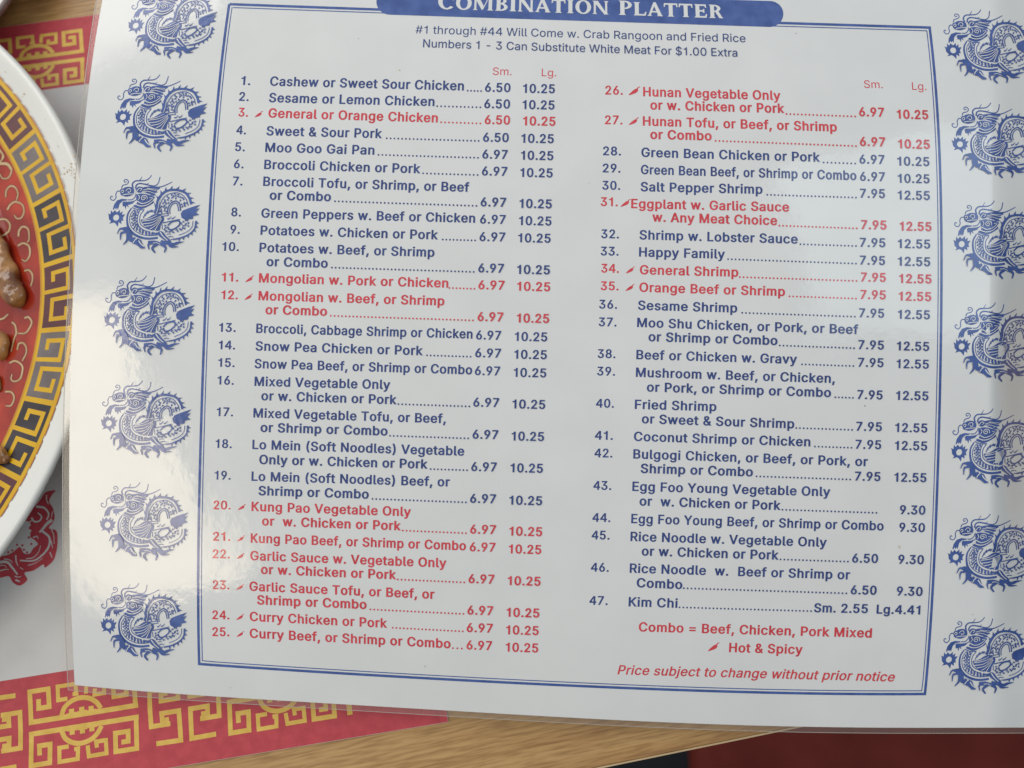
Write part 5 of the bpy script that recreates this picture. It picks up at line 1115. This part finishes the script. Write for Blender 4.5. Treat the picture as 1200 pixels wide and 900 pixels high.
sc = Print(0.00022, 0.000002)
SCROLLS = (((-4, 191), (2, 191), (9, 192), (13.5, 199), (10, 208), (3, 209), (0, 204)), ((6.5, 231), (7.5, 223), (12.5, 218), (18, 220), (21, 227), (19, 235)),
           ((8.5, 246), (12, 240), (18, 236.5), (26, 240), (28, 248), (25, 255), (20, 256), (16.5, 252)), ((-4, 258), (6, 257), (11.5, 263), (10, 271), (3, 276), (-3, 275)),
           ((21.5, 277), (22.5, 270), (27, 265.5), (33, 269), (34, 280), (32, 284)), ((21, 288), (27, 285), (33, 287.5), (35, 293), (34.5, 300), (30, 306), (25.5, 304)),
           ((-2, 175), (3, 181), (2, 188)), ((28.5, 317.5), (33.5, 316.5), (37.5, 321), (38, 328), (36, 335)), ((-3, 375), (4, 373), (9.5, 368)),
           ((13.8, 377.5), (17.5, 381), (19, 390), (16.5, 397), (13, 412)), ((28.5, 373), (33, 371.5), (37, 377), (34.5, 384.5), (29, 390.5), (21, 390.5)),
           ((20, 410), (22, 403), (27, 402), (30.5, 407), (30.5, 414), (26, 423)), ((11, 425.5), (17, 423), (23, 425.5), (26.5, 431), (24, 443), (17.5, 447), (13, 444.5), (14, 438.5)),
           ((6, 459), (13, 459.5), (16.5, 466), (13, 475), (6.5, 475.5)), ((-3, 172), (4, 183), (0, 190)), ((-3, 192.5), (8, 193), (12.5, 199)), ((-6, 330), (2, 334), (3, 342)), ((-8, 215), (-2, 222), (-4, 232)))
for s in SCROLLS:
    sc.stroke(s, 3.6, 3.0, 1)
for s in SCROLLS:
    sc.stroke(s, 1.9, 1.2, 0, wm=2.0)
sc.build('scroll_pattern', [M['plate_tan'], M['plate_outline']], PL, plate_place)
sp = Print(0.00016, 0.000001)
for i in range(26):
    x, y, s_ = random.gauss(83, 3.5), random.gauss(199, 6), random.uniform(0.3, 0.9)
    sp.dot((x, y), s_, 0, 7, s_ * random.uniform(0.5, 1.4), random.uniform(0, 3))
for x, y, s_ in ((68, 171.5, 0.7), (28, 110, 1.2), (26, 113, 0.7), (53, 140, 0.5), (6, 84, 0.8), (60, 155, 0.4)):
    sp.dot((x, y), s_, 0, 7, s_ * 0.7)
sp.build('sauce_spots', [M['crumb']], PL, plate_place)
settle(PL)

# ------------------------------------------------------------------ pieces of meat on the plate
from mathutils import noise
def meat_piece(path, label, flat=0.62, lump=0.30):
    """A lump of meat along a path of (pixel x, pixel y, radius in pixels), lying on the plate."""
    P = [np.array(q, float) for q in catmull(path, 6)]
    P = [P[0]] * 0 + P
    C = [plate_place(p[0], p[1], 0.0) for p in P]
    Rr = [p[2] * U for p in P]
    pts, rr = [], []
    d0 = (C[0] - C[1]) / np.linalg.norm(C[0] - C[1]); d1 = (C[-1] - C[-2]) / np.linalg.norm(C[-1] - C[-2])
    for s in (1.0, 0.9, 0.65, 0.35):
        pts.append(C[0] + d0 * Rr[0] * s); rr.append(Rr[0] * math.sqrt(max(0.002, 1 - s * s)))
    pts += C; rr += Rr
    for s in (0.35, 0.65, 0.9, 1.0):
        pts.append(C[-1] + d1 * Rr[-1] * s); rr.append(Rr[-1] * math.sqrt(max(0.002, 1 - s * s)))
    n = 22; vs, fs = [], []
    for i, (c, r) in enumerate(zip(pts, rr)):
        t = pts[min(i + 1, len(pts) - 1)] - pts[max(i - 1, 0)]; t = t / np.linalg.norm(t)
        side = np.cross(t, (0, 0, 1)); side = side / np.linalg.norm(side)
        for k in range(n):
            a = 2 * math.pi * k / n
            p = c + side * r * math.cos(a) + np.array((0, 0, 1)) * (r * flat * (0.92 + math.sin(a)))
            f = noise.noise(Vector(p) * 170) * lump + noise.noise(Vector(p) * 400) * lump * 0.7 - abs(noise.noise(Vector(p) * 260)) * lump * 0.5
            q = c + np.array((0, 0, r * flat * 0.9))
            vs.append(q + (p - q) * (1 + f))
    m = len(pts)
    for i in range(m - 1):
        for k in range(n):
            fs.append((i * n + k, i * n + (k + 1) % n, (i + 1) * n + (k + 1) % n, (i + 1) * n + k))
    fs.append(tuple(range(n))[::-1]); fs.append(tuple((m - 1) * n + k for k in range(n)))
    o = mesh_object('meat_piece', vs, fs, [M['meat']], None, None, True)
    s = o.modifiers.new('round', 'SUBSURF'); s.levels = 1; s.render_levels = 2
    tag(o, label, 'meat', 'pieces of braised meat on the plate')
meat_piece([(-8, 272, 9), (3, 292, 11), (9, 315, 13.5), (15, 336, 16), (23, 351, 13.5)], 'largest brown glazed meat strip with a knobbly lower end on the plate')
meat_piece([(-10, 394, 10), (0, 402, 12), (3, 414, 10)], 'pale brown meat lump between the long strip and the small one')
meat_piece([(-10, 532, 11), (2, 535, 11.5), (9, 538, 6.5)], 'meat piece lying across the key border at the lower plate edge')
meat_piece([(-12, 440, 6), (-3, 447, 6), (0, 456, 4)], 'tiny brown meat scrap on the red plate centre', lump=0.2)

# ------------------------------------------------------------------ the dish at the corner
dc = on_plane(-146, -58, 0.012); dc[2] = 0.0
dr = float(np.linalg.norm((on_plane(5, 8, 0.012) - dc)[:2]))
DISH = empty('sauce_dish', tuple(dc))
tag(DISH, 'white sauce dish with a grey rim standing on bare wood', 'dish')
lathe('dish_bowl', [(0.0005, 0.003), (dr * 0.6, 0.0035), (dr * 0.86, 0.008), (dr * 0.965, 0.0112), (dr * 0.962, 0.0108), (dr * 0.8, 0.004), (dr * 0.6, 0.0), (0.0005, 0.0)], 96, M['plate_white'], DISH, (dc[0], dc[1], 0.0))
lathe('dish_rim', [(dr * 0.962, 0.0108), (dr * 0.968, 0.0122), (dr * 0.985, 0.0127), (dr * 0.998, 0.0122), (dr, 0.0112), (dr * 0.985, 0.0100), (dr * 0.962, 0.0102)], 96, M['rim_grey'], DISH, (dc[0], dc[1], 0.0))
settle(DISH)
